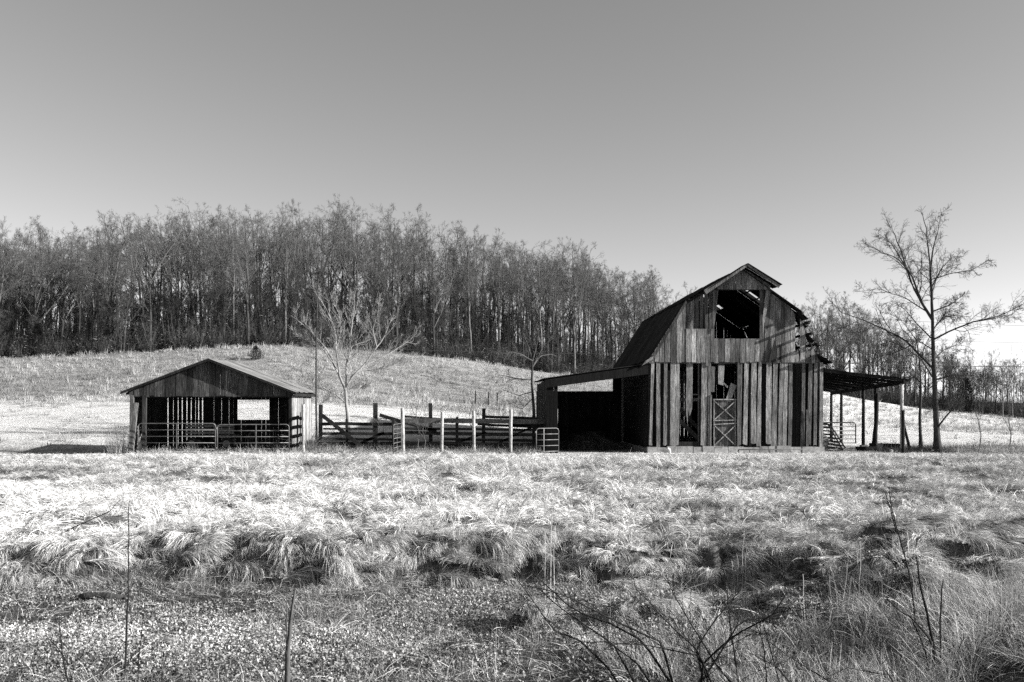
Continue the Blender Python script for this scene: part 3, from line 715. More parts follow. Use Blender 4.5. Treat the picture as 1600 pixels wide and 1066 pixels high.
drawn_tree('bare_tree', 50, [(495,700),(494,630),(494,533),(496,480)], [
    ([(495,490),(496,462),(497,436)], .04), ([(494,600),(505,575),(512,560)], .02), ([(494,560),(484,545),(478,540)], .015), ([(494,620),(480,600),(474,580)], .015), ([(495,640),(510,625),(514,610)], .015), ([(494,520),(505,500)], .015)],
    M['bark_dark'], M['bark_mid'], 'slender straight sapling rising at the right corner of the open shed', tr0=.07, seed=9, rmin=.009, twig=(7, 4, 3), lens=(.5, .5, .5))
drawn_tree('bare_tree', 62, [(837,690),(834,640),(831,600),(832,564)], [
    ([(832,566),(825,540),(816,515)], .06), ([(832,568),(815,556),(798,551),(778,556)], .06), ([(832,570),(845,555),(862,552),(880,558)], .06), ([(832,564),(840,535),(842,508)], .05),
    ([(831,596),(805,592),(786,586),(770,590)], .05), ([(832,610),(810,618),(785,610)], .04), ([(832,572),(850,540),(868,528)], .04), ([(832,625),(815,640),(800,632)], .035)],
    M['bark_dark'], M['bark'], 'bare bushy tree behind the outer end of the left lean-to', tr0=.14, seed=12, rmin=.011, twig=(8, 5, 3), lens=(.5, .5, .5))
for i, (u, top, yy_, lab) in enumerate([(1530, 600, 47, 'short forked sapling right of the largest lone tree'), (1608, 600, 47, 'thin sapling at the right edge of the photo behind the rough grass'), (1577, 605, 49, 'thin knotty sapling in the weeds second from the right edge'),
                                   (652, 590, 47.5, 'thin pale sapling between the first two round corral posts'), (662, 640, 47.5, 'low twiggy sapling beside the second round corral post'), (735, 610, 58, 'thin leaning sapling beyond the middle of the corral')]):
    b = HOR + CAM_Z*F/yy_
    drawn_tree('sapling', yy_, [(u, b), (u+3, b*.75+top*.25), (u-2, b*.5+top*.5)], [([(u-2, b*.5+top*.5), (u+3, b*.25+top*.75), (u-1, top)], .016), ([(u, b*.6+top*.4), (u+12, b*.3+top*.7)], .014), ([(u, b*.7+top*.3), (u-10, b*.4+top*.6)], .014)],
               M['bark'], M['bark_mid'], lab, 'sapling', tr0=.028 if i > 2 else .036, seed=20+i, rmin=.007, twig=(5, 3, 2), lens=(.5, .5, .5))

# ------------------------------------------------------------------ the gambrel barn
TH = math.atan(50/F)
S = F/47.0
barn = empty('barn', (X(1149, 47), 47, 0), TH, 'large weathered board barn with a broken gambrel roof, open hay loft and two lean-tos', 'barn')
def lx(px): return (px-1149)/S
def lz(py): return (707-py)/S
def bt(): return U(.6, 1.35)
DEP = 12.2
RID, KL, KR, EL, ER = (lx(1153), lz(421)), (lx(1070), lz(470)), (lx(1248), lz(487)), (lx(1013), lz(560)), (lx(1284), lz(565))
def facade_top(x):
    return float(np.interp(x, [EL[0], KL[0], RID[0], KR[0], ER[0]], [EL[1], KL[1], RID[1], KR[1], ER[1]]))
# lower front wall: heavy outer boards over a recessed inner skin
fb = MB()
for a, b, c, d in [(1012,1017,1016,1021),(1024,1030,1025,1031),(1035,1041,1036,1041),(1046,1060,1047,1061),(1094,1103,1096,1105),(1105,1110,1106,1110),
                   (1153,1158,1154,1159),(1161,1168,1163,1170),(1172,1181,1174,1182),(1182,1189,1185,1190),(1196,1204,1198,1206),(1205,1214,1208,1215),(1215,1221,1219,1226),
                   (1222,1229,1227,1232),(1231,1237,1234,1240),(1252,1259,1254,1259),(1262,1268,1264,1270),(1272,1277,1273,1280)]:
    y0 = -.05 - U(0, .02)
    j1, j2 = U(-.9, .9), U(-.9, .9); zb = 696 + U(-3, 3)
    mid = (a+c)/2 + U(-.7, .7), (b+d)/2 + U(-.7, .7); zm = U(600, 660)
    fb.slab_y([(lx(a+j1), lz(zb+U(-2,2))), (lx((a+b)/2), lz(zb+U(-1,2.5))), (lx(b+j1), lz(zb+U(-2,2))), (lx(mid[1]), lz(zm)), (lx(d+j2), lz(563)), (lx(c+j2), lz(563)), (lx(mid[0]), lz(zm))], y0, y0+.045, U(.75, 1.8))
fb.build('front_boards', M['wood'], barn)
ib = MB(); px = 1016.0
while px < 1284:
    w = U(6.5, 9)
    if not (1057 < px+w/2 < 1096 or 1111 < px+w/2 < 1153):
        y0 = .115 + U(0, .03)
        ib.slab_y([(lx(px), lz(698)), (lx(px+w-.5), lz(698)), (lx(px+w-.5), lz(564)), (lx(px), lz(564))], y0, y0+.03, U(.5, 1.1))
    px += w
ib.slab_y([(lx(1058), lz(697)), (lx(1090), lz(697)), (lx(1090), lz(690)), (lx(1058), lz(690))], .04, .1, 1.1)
ib.build('inner_boards', M['wood_shaded'], barn)  # inner skin coloured darker, deepening the shade between the outer boards
# hanging splintered board and the loose boards above the stall door
hb = MB(); hb.slab_y([(lx(1071),lz(640)), (lx(1073.5),lz(662)), (lx(1075),lz(640)), (lx(1077),lz(650)), (lx(1081),lz(638)), (lx(1082),lz(566)), (lx(1072),lz(566))], .0, .03, 1.2)
tag(hb.build('hanging_board', M['wood'], barn), 'splintered board hanging in the open doorway')
for pts, tn in [([(1134,625),(1141,628),(1151,602),(1142,598)], 1.5), ([(1122,600),(1130,602),(1132,570),(1122,570)], 1.3), ([(1107,612),(1116,612),(1117,573),(1106,571)], .9), ([(1128,596),(1131,597),(1138,604),(1136,606)], .8)]:
    q = MB(); q.slab_y([(lx(a), lz(b)) for a, b in pts], .0, .03, tn); q.build('loose_board', M['wood'], barn)
q = MB(); q.beam((lx(1056), .5, lz(616)), (lx(1110), .5, lz(616)), .06, .07, 1.3); q.beam((lx(1056), .45, lz(624)), (lx(1110), .45, lz(624)), .05, .18, 1.2)
q.beam((lx(1056), .7, lz(648)), (lx(1100), .7, lz(690)), .12, .22, .9); q.beam((lx(1070), 1.1, lz(640)), (lx(1100), 1.1, lz(672)), .1, .2, .7); q.build('stall_rail', M['wood_frame'], barn)
# lintel boards between the storeys
q = MB(); q.box((lx(1015), .0, lz(568)), (lx(1284), .1, lz(560)), .8); q.build('lintel', M['wood_frame'], barn)
# stall door: two crossed panels
dr = MB(); xx = 1116.0
while xx < 1149: 
    dr.slab_y([(lx(xx), lz(697)), (lx(xx+5.2), lz(697)), (lx(xx+5.2), lz(623)), (lx(xx), lz(623))], .02, .05, U(.6, 1.1)); xx += 5.6
door = dr.build('stall_door', M['wood'], barn)
for (x0, y0, x1, y1) in [(1114,624,1150,624), (1114,657,1150,656), (1114,663,1150,661), (1114,697,1149,699), (1115,624,1115,698), (1148.5,624,1148.5,698),
                         (1116,627,1148,655), (1148,627,1116,655), (1116,665,1148,695), (1148,665,1116,695)]:
    q = MB(); q.beam((lx(x0), -.015-.012*(x0 != x1 and y0 != y1)*(x0 < x1), lz(y0)), (lx(x1), -.015-.012*(x0 != x1 and y0 != y1)*(x0 < x1), lz(y1)), .10, .05, U(1.3, 1.9), roll=pi/2 if x0 == x1 else 0)
    q2 = q.build('door_batten', M['wood'], door)
q = MB(); q.beam((lx(1109), -.05, lz(697)), (lx(1110), -.05, lz(617)), .09, .14, 1.3); q.beam((lx(1152), -.05, lz(697)), (lx(1153), -.05, lz(566)), .09, .13, 1.1); q.build('door_post', M['wood_frame'], barn)

# upper gable wall (its boards lap over the lower wall), with the loft opening cut out
gb = MB(); px = 1013.0
OPL, OPR, OPT, OPB = 1115, 1190, 452, 529
while px < 1283:
    w = U(6, 9.5); gap = U(.3, 1.1)
    if 1072 < px < 1108: w, gap = U(7, 8.5), U(1.1, 1.7)          # open slits high on the left
    a, b = px, min(px+w, 1283); xa, xb = lx(a), lx(b-gap); bot = 566 + U(-1.5, 1.5); y0 = -.10 - U(0, .025)
    if 1105 < (a+b)/2 < 1110: bot = 572
    za, zb = facade_top(xa)-.03, facade_top(xb)-.03
    tn = U(.55, 1.6)
    inside = (a+b)/2 > OPL and (a+b)/2 < OPR
    if inside: gb.slab_y([(xa, lz(bot)), (xb, lz(bot)), (xb, lz(OPB)), (xa, lz(OPB+U(-.5,.5)))], y0, y0+.035, tn)
    elif 1072 < (a+b)/2 < 1113:
        gb.slab_y([(xa, lz(bot)), (lx(b-.4), lz(bot)), (lx(b-.4), lz(514)), (xa, lz(514))], y0-.03, y0+.005, tn*1.1)
        gb.slab_y([(xa, lz(514)), (xb, lz(514)), (xb, zb), (xa, za)], y0+.26, y0+.29, tn*.8)  # upper boards set back and toned darker to deepen the shade there
    elif 1244 < (a+b)/2 < 1253 or 1260 < (a+b)/2 < 1268:           # broken boards near the fallen roof edge
        gb.slab_y([(xa, lz(bot)), (xb, lz(bot)), (xb-.1, lz(545)), (xa, lz(552))], y0, y0+.03, tn)
    elif (a+b)/2 > 1236:
        gb.slab_y([(xa, lz(bot)), (xb, lz(bot)), (xb, zb-.25), (xa, za-.12)], y0, y0+.03, tn)
    else: gb.slab_y([(xa, lz(bot)), (xb, lz(bot)), (xb, zb), (xa, za)], y0, y0+.035, tn)
    px += w
gb.build('gable_boards', M['wood'], barn)
# twisted boards hanging beside the loft
for pts, tn in [([(1112,520),(1115,505),(1121,452),(1112,455)], .7), ([(1191,528),(1193,505),(1203,455),(1196,452),(1190,500)], 1.5), ([(1199,566),(1211,566),(1211,525)], .3), ([(1217,566),(1220,566),(1220,539),(1217,539)], .12)]:
    q = MB(); q.slab_y([(lx(a), lz(b)) for a, b in pts], -.2, -.165, tn); q.build('twisted_board', M['wood'], barn)
# hood gable over the loft
hg = MB(); px = 1118.0
while px < 1200:
    w = U(8, 11); a, b = px, min(px+w-.5, 1203); t = lambda p: lz(421) + .14 - abs(p-1158)/S*(.62 if p > 1158 else .60) - .08
    if t(a) > lz(452) or t(b) > lz(452): hg.slab_y([(lx(a), lz(453)), (lx(b), lz(453)), (lx(b), max(t(b), lz(452))), (lx(a), max(t(a), lz(452)))], -.30, -.27, U(.9, 1.5))
    px += w
hg.build('hood_gable', M['wood'], barn)

# ---- timber skeleton
def slope(p, q, t): return (p[0]+(q[0]-p[0])*t, p[1]+(q[1]-p[1])*t)
for yb in [.1, 2.3, 4.6, 6.9, 9.2, 11.5, 12.05]:
    rf = MB()
    for p, q in ((EL, KL), (KL, RID), (RID, KR), (KR, ER)): rf.beam((p[0], yb, p[1]-.14), (q[0], yb, q[1]-.14), .06, .15, U(.7, 1.2))
    rf.build('rafter_frame', M['beam'], barn)
pr = MB()
for (p, q, n_) in ((EL, KL, 6), (KL, RID, 6), (RID, KR, 6)):
    for i in range(n_):
        a = slope(p, q, (i+.3)/n_); pr.beam((a[0], -.25, a[1]-.03), (a[0], DEP, a[1]-.03), .11, .05, U(.7, 1.3))
pr.build('purlins', M['beam'], barn)
for i in range(5):                                  # bare purlins left where the sheets have fallen
    a = slope(KR, ER, (i+.25)/5); q = MB(); q.beam((a[0], -.55-.2*(i % 2), a[1]-.03+U(-.05,.05)), (a[0]+U(0,.15), DEP*.97, a[1]-.03), .09, .13, U(.7, 1.1)); q.build('bare_purlin', M['beam'], barn)
ff = MB()
for yb in (.22, 4.2, 8.2, 12.0):
    for xb in (EL[0]+.12, lx(1094), lx(1205), ER[0]-.12):
        if yb == .22 and xb == lx(1205): continue
        ff.beam((xb, yb, .2), (xb, yb, 5.1), .16, .16, U(.8, 1.2))
    ff.beam((EL[0]+.06, yb, 5.0), (ER[0]-.06, yb, 5.0), .14, .2)
ff.box((lx(OPL-3), -.08, lz(OPT)), (lx(OPL), .06, lz(566)), .8); ff.box((lx(OPR), -.08, lz(OPB)), (lx(OPR+3), .06, lz(OPT-2)), .9)
ff.box((lx(OPL-3), -.04, lz(453)), (lx(OPR+10), .08, lz(449)), .8); ff.build('frame_posts', M['wood_frame'], barn)
q = MB(); q.box((EL[0]+.1, .3, 5.1), (ER[0]-.1, 11.9, 5.2), .8); q.build('loft_floor', M['beam'], barn)

# ---- back and side walls with daylight between the boards
bw = MB(); xx = EL[0]
while xx < ER[0]:
    w = U(.22, .3); g = U(.004, .035); zt = facade_top(min(xx+w/2, ER[0])) - .05
    if KL[0] < xx < RID[0]-.8 and random.random() < .35: zt -= U(.5, 1.3)
    bw.box((xx, DEP-.04, .3), (min(xx+w-g, ER[0]), DEP, zt), bt()); xx += w
bw.build('back_wall', M['wood_shaded'], barn)
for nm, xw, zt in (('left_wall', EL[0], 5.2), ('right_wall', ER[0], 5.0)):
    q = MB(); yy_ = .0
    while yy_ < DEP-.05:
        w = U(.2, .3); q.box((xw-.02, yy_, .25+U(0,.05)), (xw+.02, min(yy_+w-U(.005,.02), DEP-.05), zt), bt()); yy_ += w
    q.build(nm, M['wood_shaded'] if xw < 0 else M['wood'], barn)
q = MB(); q.slab_y([(lx(1281), .1), (lx(1287), .1), (lx(1287), lz(566)), (lx(1282), lz(566))], -.1, .06, 1.5)
q.slab_y([(lx(1259.5), lz(706)), (lx(1265), lz(706)), (lx(1262), lz(640)), (lx(1260), lz(640))], -.13, -.1, .9); q.build('corner_post', M['wood'], barn)

# ---- roof sheets
def sheets(mb, p, q, y0, y1, w, skip=(), th=.012, jag=.12, tone=(.7, 1.4), x_over=0.0):
    y = y0
    while y < y1:
        ye = min(y+w, y1)
        if not any(a <= (y+ye)/2 <= b for a, b in skip):
            d = U(-jag, jag); vx, vz = q[0]-p[0], q[1]-p[1]; L = math.hypot(vx, vz); ex, ez = vx/L*(x_over+d), vz/L*(x_over+d)
            nxx, nzz = -vz/L, vx/L
            if nzz < 0: nxx, nzz = -nxx, -nzz
            tn = U(*tone); lift = U(0, .04); k = 6; rows = []
            for i in range(k*2+1):
                yy = y + (ye-y+.03)*i/(k*2); h = lift + (.018 if i % 2 else 0)
                rows.append([(p[0]+nxx*h, yy, p[1]+nzz*h), (q[0]+ex+nxx*h, yy, q[1]+ez+nzz*h)])
            vv = [c for r_ in rows for c in r_] + [(a[0], a[1], a[2]-th) for r_ in rows for a in r_]
            n = len(rows)*2; f = []
            for i in range(len(rows)-1): f += [(2*i, 2*i+1, 2*i+3, 2*i+2), (n+2*i, n+2*i+2, n+2*i+3, n+2*i+1)]
            f += [(0, n, n+1, 1), (n-2, n-1, 2*n-1, 2*n-2)]
            mb.add(vv, f, tn)
        y = ye
q = MB(); sheets(q, KL, (EL[0]-.12, EL[1]-.15), -.3, DEP+.2, .65, jag=.05); q.build('left_lower_roof', M['roof'], barn)
q = MB(); sheets(q, RID, (KL[0]-.1, KL[1]-.04), -.4, DEP+.2, .65, jag=.06); q.build('left_upper_roof', M['roof'], barn)
q = MB(); sheets(q, RID, (KR[0]+.1, KR[1]-.06), -.45, DEP+.2, .65, skip=((1.9, 2.6), (8.7, 9.2))); sheets(q, slope(RID, KR, .5), KR, 8.6, 9.3, .7); sheets(q, slope(RID, KR, .75), KR, 1.9, 2.6, .7); q.build('right_upper_roof', M['roof'], barn)
q = MB()
for (y0, y1, t0, t1) in [(-.45, .15, 0, .16), (.2, .8, 0, .3), (3, 4.3, 0, .5), (4.3, 5.5, 0, .45), (5.5, 7.4, 0, 1), (7.4, 9.9, 0, 1), (10, 12.3, 0, 1)]:
    q = MB(); sheets(q, slope(KR, ER, t0), slope(KR, ER, t1), y0, y1, .62); q.build('right_lower_roof', M['roof'], barn)
q = MB()
q.add([(KR[0]-.05,-.45,KR[1]+.02),(KR[0]+.42,-.5,KR[1]-.42),(KR[0]+.25,.1,KR[1]-.5),(KR[0]-.1,.2,KR[1])], [(0,1,2,3)], .8)
q.add([(ER[0]-.25,-.5,ER[1]+.3),(ER[0]+.55,-.4,ER[1]-.05),(ER[0]+.6,.9,ER[1]-.1),(ER[0]-.2,1.0,ER[1]+.35)], [(0,1,2,3)], .7)
for k in range(9):                                  # torn strips and splintered ends along the broken edge
    t = U(0, 1); a = slope(KR, ER, t); yq = U(-.5, .3); L_ = U(.25, .7); dx_ = U(.1, .5); dz_ = U(-.4, .1)
    q2 = MB(); q2.add([(a[0]-.1, yq, a[1]), (a[0]+dx_, yq-U(0,.1), a[1]+dz_), (a[0]+dx_-.05, yq+L_*.6, a[1]+dz_-.12), (a[0]-.12, yq+L_, a[1]+.04)], [(0,1,2,3)], U(.5, 1.5)); q2.build('torn_sheet', M['roof'], barn)
q.build('eave_flap', M['roof'], barn)
hp = (lx(1160), lz(418)+.06)
q = MB()
q.slab_y([(lx(1092), lz(457)), (lx(1096), lz(463)), (hp[0], hp[1]-.12), (hp[0], hp[1])][::1], -.95, -.9, .9)
q.slab_y([(hp[0], hp[1]-.12), (lx(1208), lz(453)), (lx(1211), lz(449)), (hp[0], hp[1])], -.95, -.9, .9); q.build('hood_fascia', M['wood'], barn)
q = MB(); sheets(q, hp, (lx(1102), lz(454)), -1.0, .6, .4, jag=.1); sheets(q, hp, (lx(1213), lz(448.5)), -1.0, .6, .4, jag=.03); q.build('hood_roof', M['roof'], barn)
q = MB(); q.slab_y([(EL[0]-.1, EL[1]-.25), (EL[0]+.05, EL[1]-.3), (KL[0]+.02, KL[1]-.14), (KL[0]-.05, KL[1]-.02)], -.36, -.31, .5); q.build('left_barge_board', M['wood'], barn)
# fallen lengths of sheet and board at the left eave
q = MB(); q.slab_y([(lx(1000), lz(572)), (lx(1017), lz(562)), (lx(1018), lz(557)), (lx(1006), lz(564))], -.4, -.3, 1.5); q.build('eave_board', M['wood_frame'], barn)

# ---- foundation
q = MB(); xx = lx(1010)
while xx < lx(1288):
    w = U(.4, .9); q.box((xx, -.12-U(0,.05), -.35), (min(xx+w-.02, lx(1289)), .25, .34+U(-.05,.04)), U(.7, 1.3)); xx += w
for yy_ in np.arange(.3, 11.9, .8):
    for xw in (EL[0], ER[0]): q.box((xw-.14, yy_, -.3), (xw+.14, yy_+.77, .24+U(-.03,.03)), U(.7, 1.2))
q.build('stone_foundation', M['stone'], barn)

# ---- left lean-to
LD = 8.4; LO = (lx(853), lz(592)); LI = (lx(1011), lz(569))
q = MB(); sheets(q, LI, (LO[0]-.15, LO[1]), -.25, LD+.2, .65, jag=.05); q.build('left_lean_to_roof', M['roof'], barn)
q = MB(); q.slab_y([(LO[0]-.1, LO[1]-.5), (LI[0], LI[1]-.55), (LI[0], LI[1]-.06), (LO[0]-.1, LO[1]-.06)], -.2, -.14, .45); q.build('left_lean_to_fascia', M['wood_shaded'], barn)
q = MB()
for i in range(8): a = slope(LI, LO, (i+.5)/8); q.beam((a[0], -.1, a[1]-.08), (a[0], LD, a[1]-.08), .09, .09, bt())
q.build('left_lean_to_rafters', M['beam'], barn)
q = MB(); yy_ = 0
while yy_ < LD: w = U(.2, .28); q.box((LO[0]+.05, yy_, 0), (LO[0]+.09, min(yy_+w-.01, LD), LO[1]-.12), bt()); yy_ += w
xx = LO[0]
while xx < lx(868): w = U(.16, .22); q.box((xx, -.06, 0), (xx+w-.01, -.02, LO[1]-.3), U(.12,.3)); xx += w
q.build('left_lean_to_wall', M['wood_shaded'], barn)
q = MB(); xx = LO[0]
while xx < LI[0]:
    w = U(.2, .28); zt = 3.50 if xx < -6.1 else 4.5
    if -6.1 < xx < -5.75: zt = 3.5
    q.box((xx, LD-.04, 0), (min(xx+w-.003, LI[0]-.05), LD, zt), bt()); xx += w
q.build('left_lean_to_back_wall', M['wood_shaded'], barn)
for yb in (.1, 4.2, LD-.15):
    q = MB(); q.tube([(LO[0]+.25, yb, -.2), (LO[0]+.25, yb, LO[1]-.1)], .1, 8); q.build('left_lean_to_post', M['beam'], barn)

# ---- right lean-to
RD = 9.8; RI = (lx(1286), lz(575)); RO = (lx(1436), lz(590)); ROb = (lx(1425), 3.62)
q = MB(); k = 15
for i in range(k):
    y0, y1 = -.2 + (RD+.2)*i/k, -.2 + (RD+.2)*(i+1)/k + .04; f0 = i/k
    o = (RO[0]+(ROb[0]-RO[0])*f0 + U(-.25,.1) - (.35 if i in (3, 8) else 0), RO[1]+(ROb[1]-RO[1])*f0); n_ = 8
    up_, lo_ = [], []
    for j in range(n_+1):
        t = j/n_; sg = -.05*sin(pi*t) + U(-.015,.015); xx = RI[0]+(o[0]-RI[0])*t; zz = RI[1]-.25*f0+(o[1]-RI[1]+.25*f0)*t + sg
        up_ += [(xx, y0, zz), (xx, y1, zz+.01)]
    vv = up_ + [(a, b, c-.015) for a, b, c in up_]; n2 = len(up_)
    q.add(vv, [(2*j, 2*j+2, 2*j+3, 2*j+1) for j in range(n_)] + [(n2+2*j, n2+2*j+1, n2+2*j+3, n2+2*j+2) for j in range(n_)] + [(2*j, n2+2*j, n2+2*j+2, 2*j+2) for j in range(n_)], U(.6, 1.4))
q.build('right_lean_to_roof', M['roof'], barn)
q = MB()
for yb in np.linspace(0, RD-.1, 9):
    f0 = yb/RD; q.beam((RI[0], yb, RI[1]-.12-.25*f0), (RO[0]-.35, yb, RO[1]-.16+(ROb[1]-RO[1])*f0), .06, .14, bt())
for t in (.2, .4, .6, .8): q.beam((RI[0]+(RO[0]-RI[0])*t, -.1, RI[1]+(RO[1]-RI[1])*t-.06), (RI[0]+(ROb[0]-RI[0])*t, RD, RI[1]-.25+(ROb[1]-RI[1]+.25)*t-.06), .1, .05, bt())
q.build('right_lean_to_rafters', M['beam'], barn)
RPX = lx(1416)
q = MB(); q.beam((RPX, -.15, RO[1]-.22), (RPX, RD, ROb[1]-.24), .07, .24, .9); q.build('right_lean_to_beam', M['beam'], barn)
for yb in (.15, 3.3, 4.9, 8.1, 9.7):
    f0 = yb/RD; q = MB(); q.tube([(RPX+U(-.03,.03), yb, -.15), (RPX, yb, RO[1]-.3+(ROb[1]-RO[1])*f0)], [.11, .09], 8, U(.8, 1.1) if yb > 1 else 1.3)
    p_ = q.build('right_lean_to_post', M['beam'] if yb > 1 else M['post'], barn, True)
    if yb > 1: s_ = MB(); s_.box((RPX-.18, yb-.16, -.1), (RPX+.18, yb+.16, .16), U(.8, 1.2)); s_.build('post_footing', M['stone'], p_)
q = MB(); q.tube([(RPX-.45, 2.6, .0), (RPX-.25, 2.7, 1.6), (RPX-.02, 3.0, 3.3)], [.15, .12, .09], 8); q.build('leaning_brace', M['beam'], barn, True)
q = MB(); q.tube([(RPX+.72, .6, .0), (RPX+.08, .45, 2.2)], [.09, .07], 8); q.build('leaning_brace', M['beam'], barn, True)

# things standing free about the barn, in the barn's own directions
Mb = Matrix.Translation((X(1149, 47), 47, 0)) @ Matrix.Rotation(TH, 4, 'Z')
def bl(x, y, z=0): v = Mb @ Vector((x, y, z)); return (v.x, v.y, v.z)
def thing_at(name, label, cat, x, y, z=0, rz=0, group=None): return empty(name, bl(x, y, z), TH+rz, label, cat, group)
def gate(name, label, loc, rz, L, Hh, rails, uprights, mat, tilt=(0,0), group=None, r=.024, mesh=False, z0=.18):
    e = empty(name, loc, rz, label, 'gate', group); e.rotation_euler = (tilt[0], tilt[1], rz)
    c = .14; q = MB(); q.tube([(0,0,z0),(0,0,Hh-c),(c*.3,0,Hh-c*.3),(c,0,Hh),(L-c,0,Hh),(L-c*.3,0,Hh-c*.3),(L,0,Hh-c),(L,0,z0)], r*1.15, 8); q.build('frame', mat, e, True)
    for i in range(rails): z = z0 + .04 + (Hh-z0-.04)*i/rails; q = MB(); q.tube([(0,0,z),(L,0,z)], r, 6); q.build('rail', mat, e, True)
    for t in uprights: q = MB(); q.beam((L*t,-r*1.2,z0),(L*t,-r*1.2,Hh), .045, .012); q.build('upright', mat, e)
    for z in (z0+.1, Hh-.2): q = MB(); q.tube([(-.05,0,z-.05),(-.05,0,z+.05)], .035, 8); q.build('hinge', mat, e, True)
    return e
gp = 'tube gates stored under the right lean-to'
for lab, gx, gy_, L_, lean_, rr_ in (('dark tube gate leaning innermost against the barn side wall under the right lean-to', 1322, 2.6, 3.0, 28, .04),
                              ('dark tube gate leaning in the middle of the stored gates under the right lean-to', 1333, 1.0, 2.6, 30, .04),
                              ('dark tube gate leaning outermost of the stored gates, its corner furthest right', 1347, 1.7, 3.0, 33, .036)):
    e_ = gate('tube_gate', lab, bl(lx(gx), gy_), TH+pi/2, L_, 1.78, 7, (.3, .7), M['pipe_dark'], (-R(lean_), 0), gp, rr_, z0=.08)
gate('tube_gate', 'long dark five rail gate standing upright behind the lean-to posts', bl(lx(1302), 6.4), TH, 4.2, 1.5, 5, (.5,), M['pipe_dark'], (0, 0), None, .034)
q = MB(); rr_ = .62
for a in np.arange(0, 1, 1/60.):
    pass
hb_ = thing_at('hay_bale', 'rotting round hay bale against the right side wall of the barn', 'hay bale', lx(1289)+.38, 1.9)
V_, F_, T_ = blades(1500, .5, (.25, .6), (10, 80), (-80, -10), .02, 4, None, tone=(.5, 1.7)); V_[:,2] += .45
np_mesh('straw', V_*np.array([.8,1,1.0]), F_, T_, M['weeds'], hb_)
q = MB(); q.tube([(0,-.5,.5),(0,.5,.5)], .5, 20, 1.0); q.build('core', M['hay'], hb_, True)
bk = thing_at('bucket', 'dented pale metal bucket on the ground under the right lean-to', 'bucket', lx(1385), .5, .04)
q = MB(); q.tube([(0,0,0),(0,0,.4)], [.12,.17], 16, 1.2, cap=False); q.tube([(0,0,.005),(0,0,.02)], [.12,.12], 16, 1.0); q.tube([(.17*cos(a), .17*sin(a), .4) for a in np.linspace(0, 2*pi, 17)], .012, 6); q.build('pail', M['galv'], bk, True)
q = MB(); q.tube([(-.17,0,.39),(-.1,.08,.5),(0,.1,.53),(.1,.08,.5),(.17,0,.39)], .007, 6); q.build('handle', M['wire'], bk)
st = thing_at('stone', 'small pale stone lying in front of the right lean-to', 'stone', lx(1395), -.1, .0)
def rock(nm, r, mat, par, seed, sq=.7):
    import bmesh
    bm = bmesh.new(); bmesh.ops.create_icosphere(bm, subdivisions=2, radius=r); rd = random.Random(seed)
    for v in bm.verts: v.co *= rd.uniform(.82, 1.12); v.co.z *= sq
    me = bpy.data.meshes.new(nm); bm.to_mesh(me); bm.free(); me.materials.append(mat)
    at = me.attributes.new('tone', 'FLOAT', 'POINT'); at.data.foreach_set('value', [1.5]*len(me.vertices))
    o = bpy.data.objects.new(nm, me); COL.objects.link(o); o.parent = par; return o
rock('rock', .13, M['stone'], st, 2).location = (0, 0, .08)
lg = thing_at('fallen_beam', 'dark fallen beam lying along the ground under the right lean-to', 'beam', lx(1398), 1.6)
q = MB(); q.beam((-1.3, 0, .14), (1.5, .3, .12), .2, .2, .8); q.beam((-.4, .3, .32), (1.2, -.1, .3), .05, .22, .9); q.build('timber', M['beam'], lg)
bd = thing_at('scrap_board', 'pale scrap boards on the ground by the stored gates', 'scrap wood', lx(1340), 1.5)
q = MB(); q.beam((-.6, 0, .1), (.7, .15, .16), .22, .03, 1.4); q.beam((-.3, .25, .08), (.6, -.25, .09), .18, .03, 1.6); q.build('plank', M['wood_pale'], bd)
rl = thing_at('hay_rack', 'low dark pipe rail on short legs along the front foundation of the barn', 'rail', lx(1146), -.75)
q = MB(); q.tube([(0,0,.1),(.05,0,.2),(3.55,0,.22)], .028, 8); q.build('top_rail', M['rust'], rl, True)
for px_ in (1148, 1165, 1196, 1246): q = MB(); q.tube([(lx(px_)-lx(1146), 0, -.15), (lx(px_)-lx(1146), 0, .2)], .025, 6); q.build('leg', M['rust'], rl)
wp = thing_at('paint_tin', 'small white tin cup on a stub by the left front foundation of the barn', 'tin', lx(1041), -.55, 0)
q = MB(); q.tube([(.05,0,-.05),(.05,0,.2)], .05, 10); q.tube([(.05,0,.2),(-.1,0,.28)], [.06,.08], 10); q.build('can', M['white'], wp, True)
hh = thing_at('hay_heap', 'heap of old hay in the dark left lean-to', 'hay', lx(930), 3.5)
V_, F_, T_ = blades(1800, 1.5, (.3, .9), (10, 60), (-60, -5), .03, 3, None, tone=(.5, 1.3)); V_[:,2] += np.maximum(0, 1.1-.5*np.hypot(V_[:,0], V_[:,1])**1.2); np_mesh('hay', V_, F_, T_*.12, M['weeds'], hh)

# ------------------------------------------------------------------ the open shed
shed = empty('open_shed', (X(340, 47), 47, 0), TH, 'low open-fronted board shed with a wide gable and sheet metal roof', 'shed')
def sx(px): return (px-340)/S
SD = 5.5; RG = (sx(330), lz(561)+.02); SL = (sx(196), lz(612.5)); SR = (sx(464), lz(612.5))
q = MB(); px = 205.0
while px < 458:
    w = U(6.5, 9.5); a, b = px, min(px+w, 458); f = lambda p: RG[1]-.10 - (RG[1]-SL[1])*abs(p-330)/134.0
    bot = 619 + U(-1.2, 1.2); g = U(.15, .6)
    q.slab_y([(sx(a), lz(bot)), (sx(b-g), lz(bot)), (sx(b-g), max(f(b), lz(616))), (sx(a), max(f(a), lz(616)))], -.04-U(0,.02), .0, U(.6, 1.5)); px += w
q.build('gable_boards', M['wood_shed'], shed)
q = MB(); sheets(q, RG, SL, -.45, SD+.3, .62, jag=.05, tone=(.85, 1.1)); q.build('left_roof', M['roof_shed'], shed)
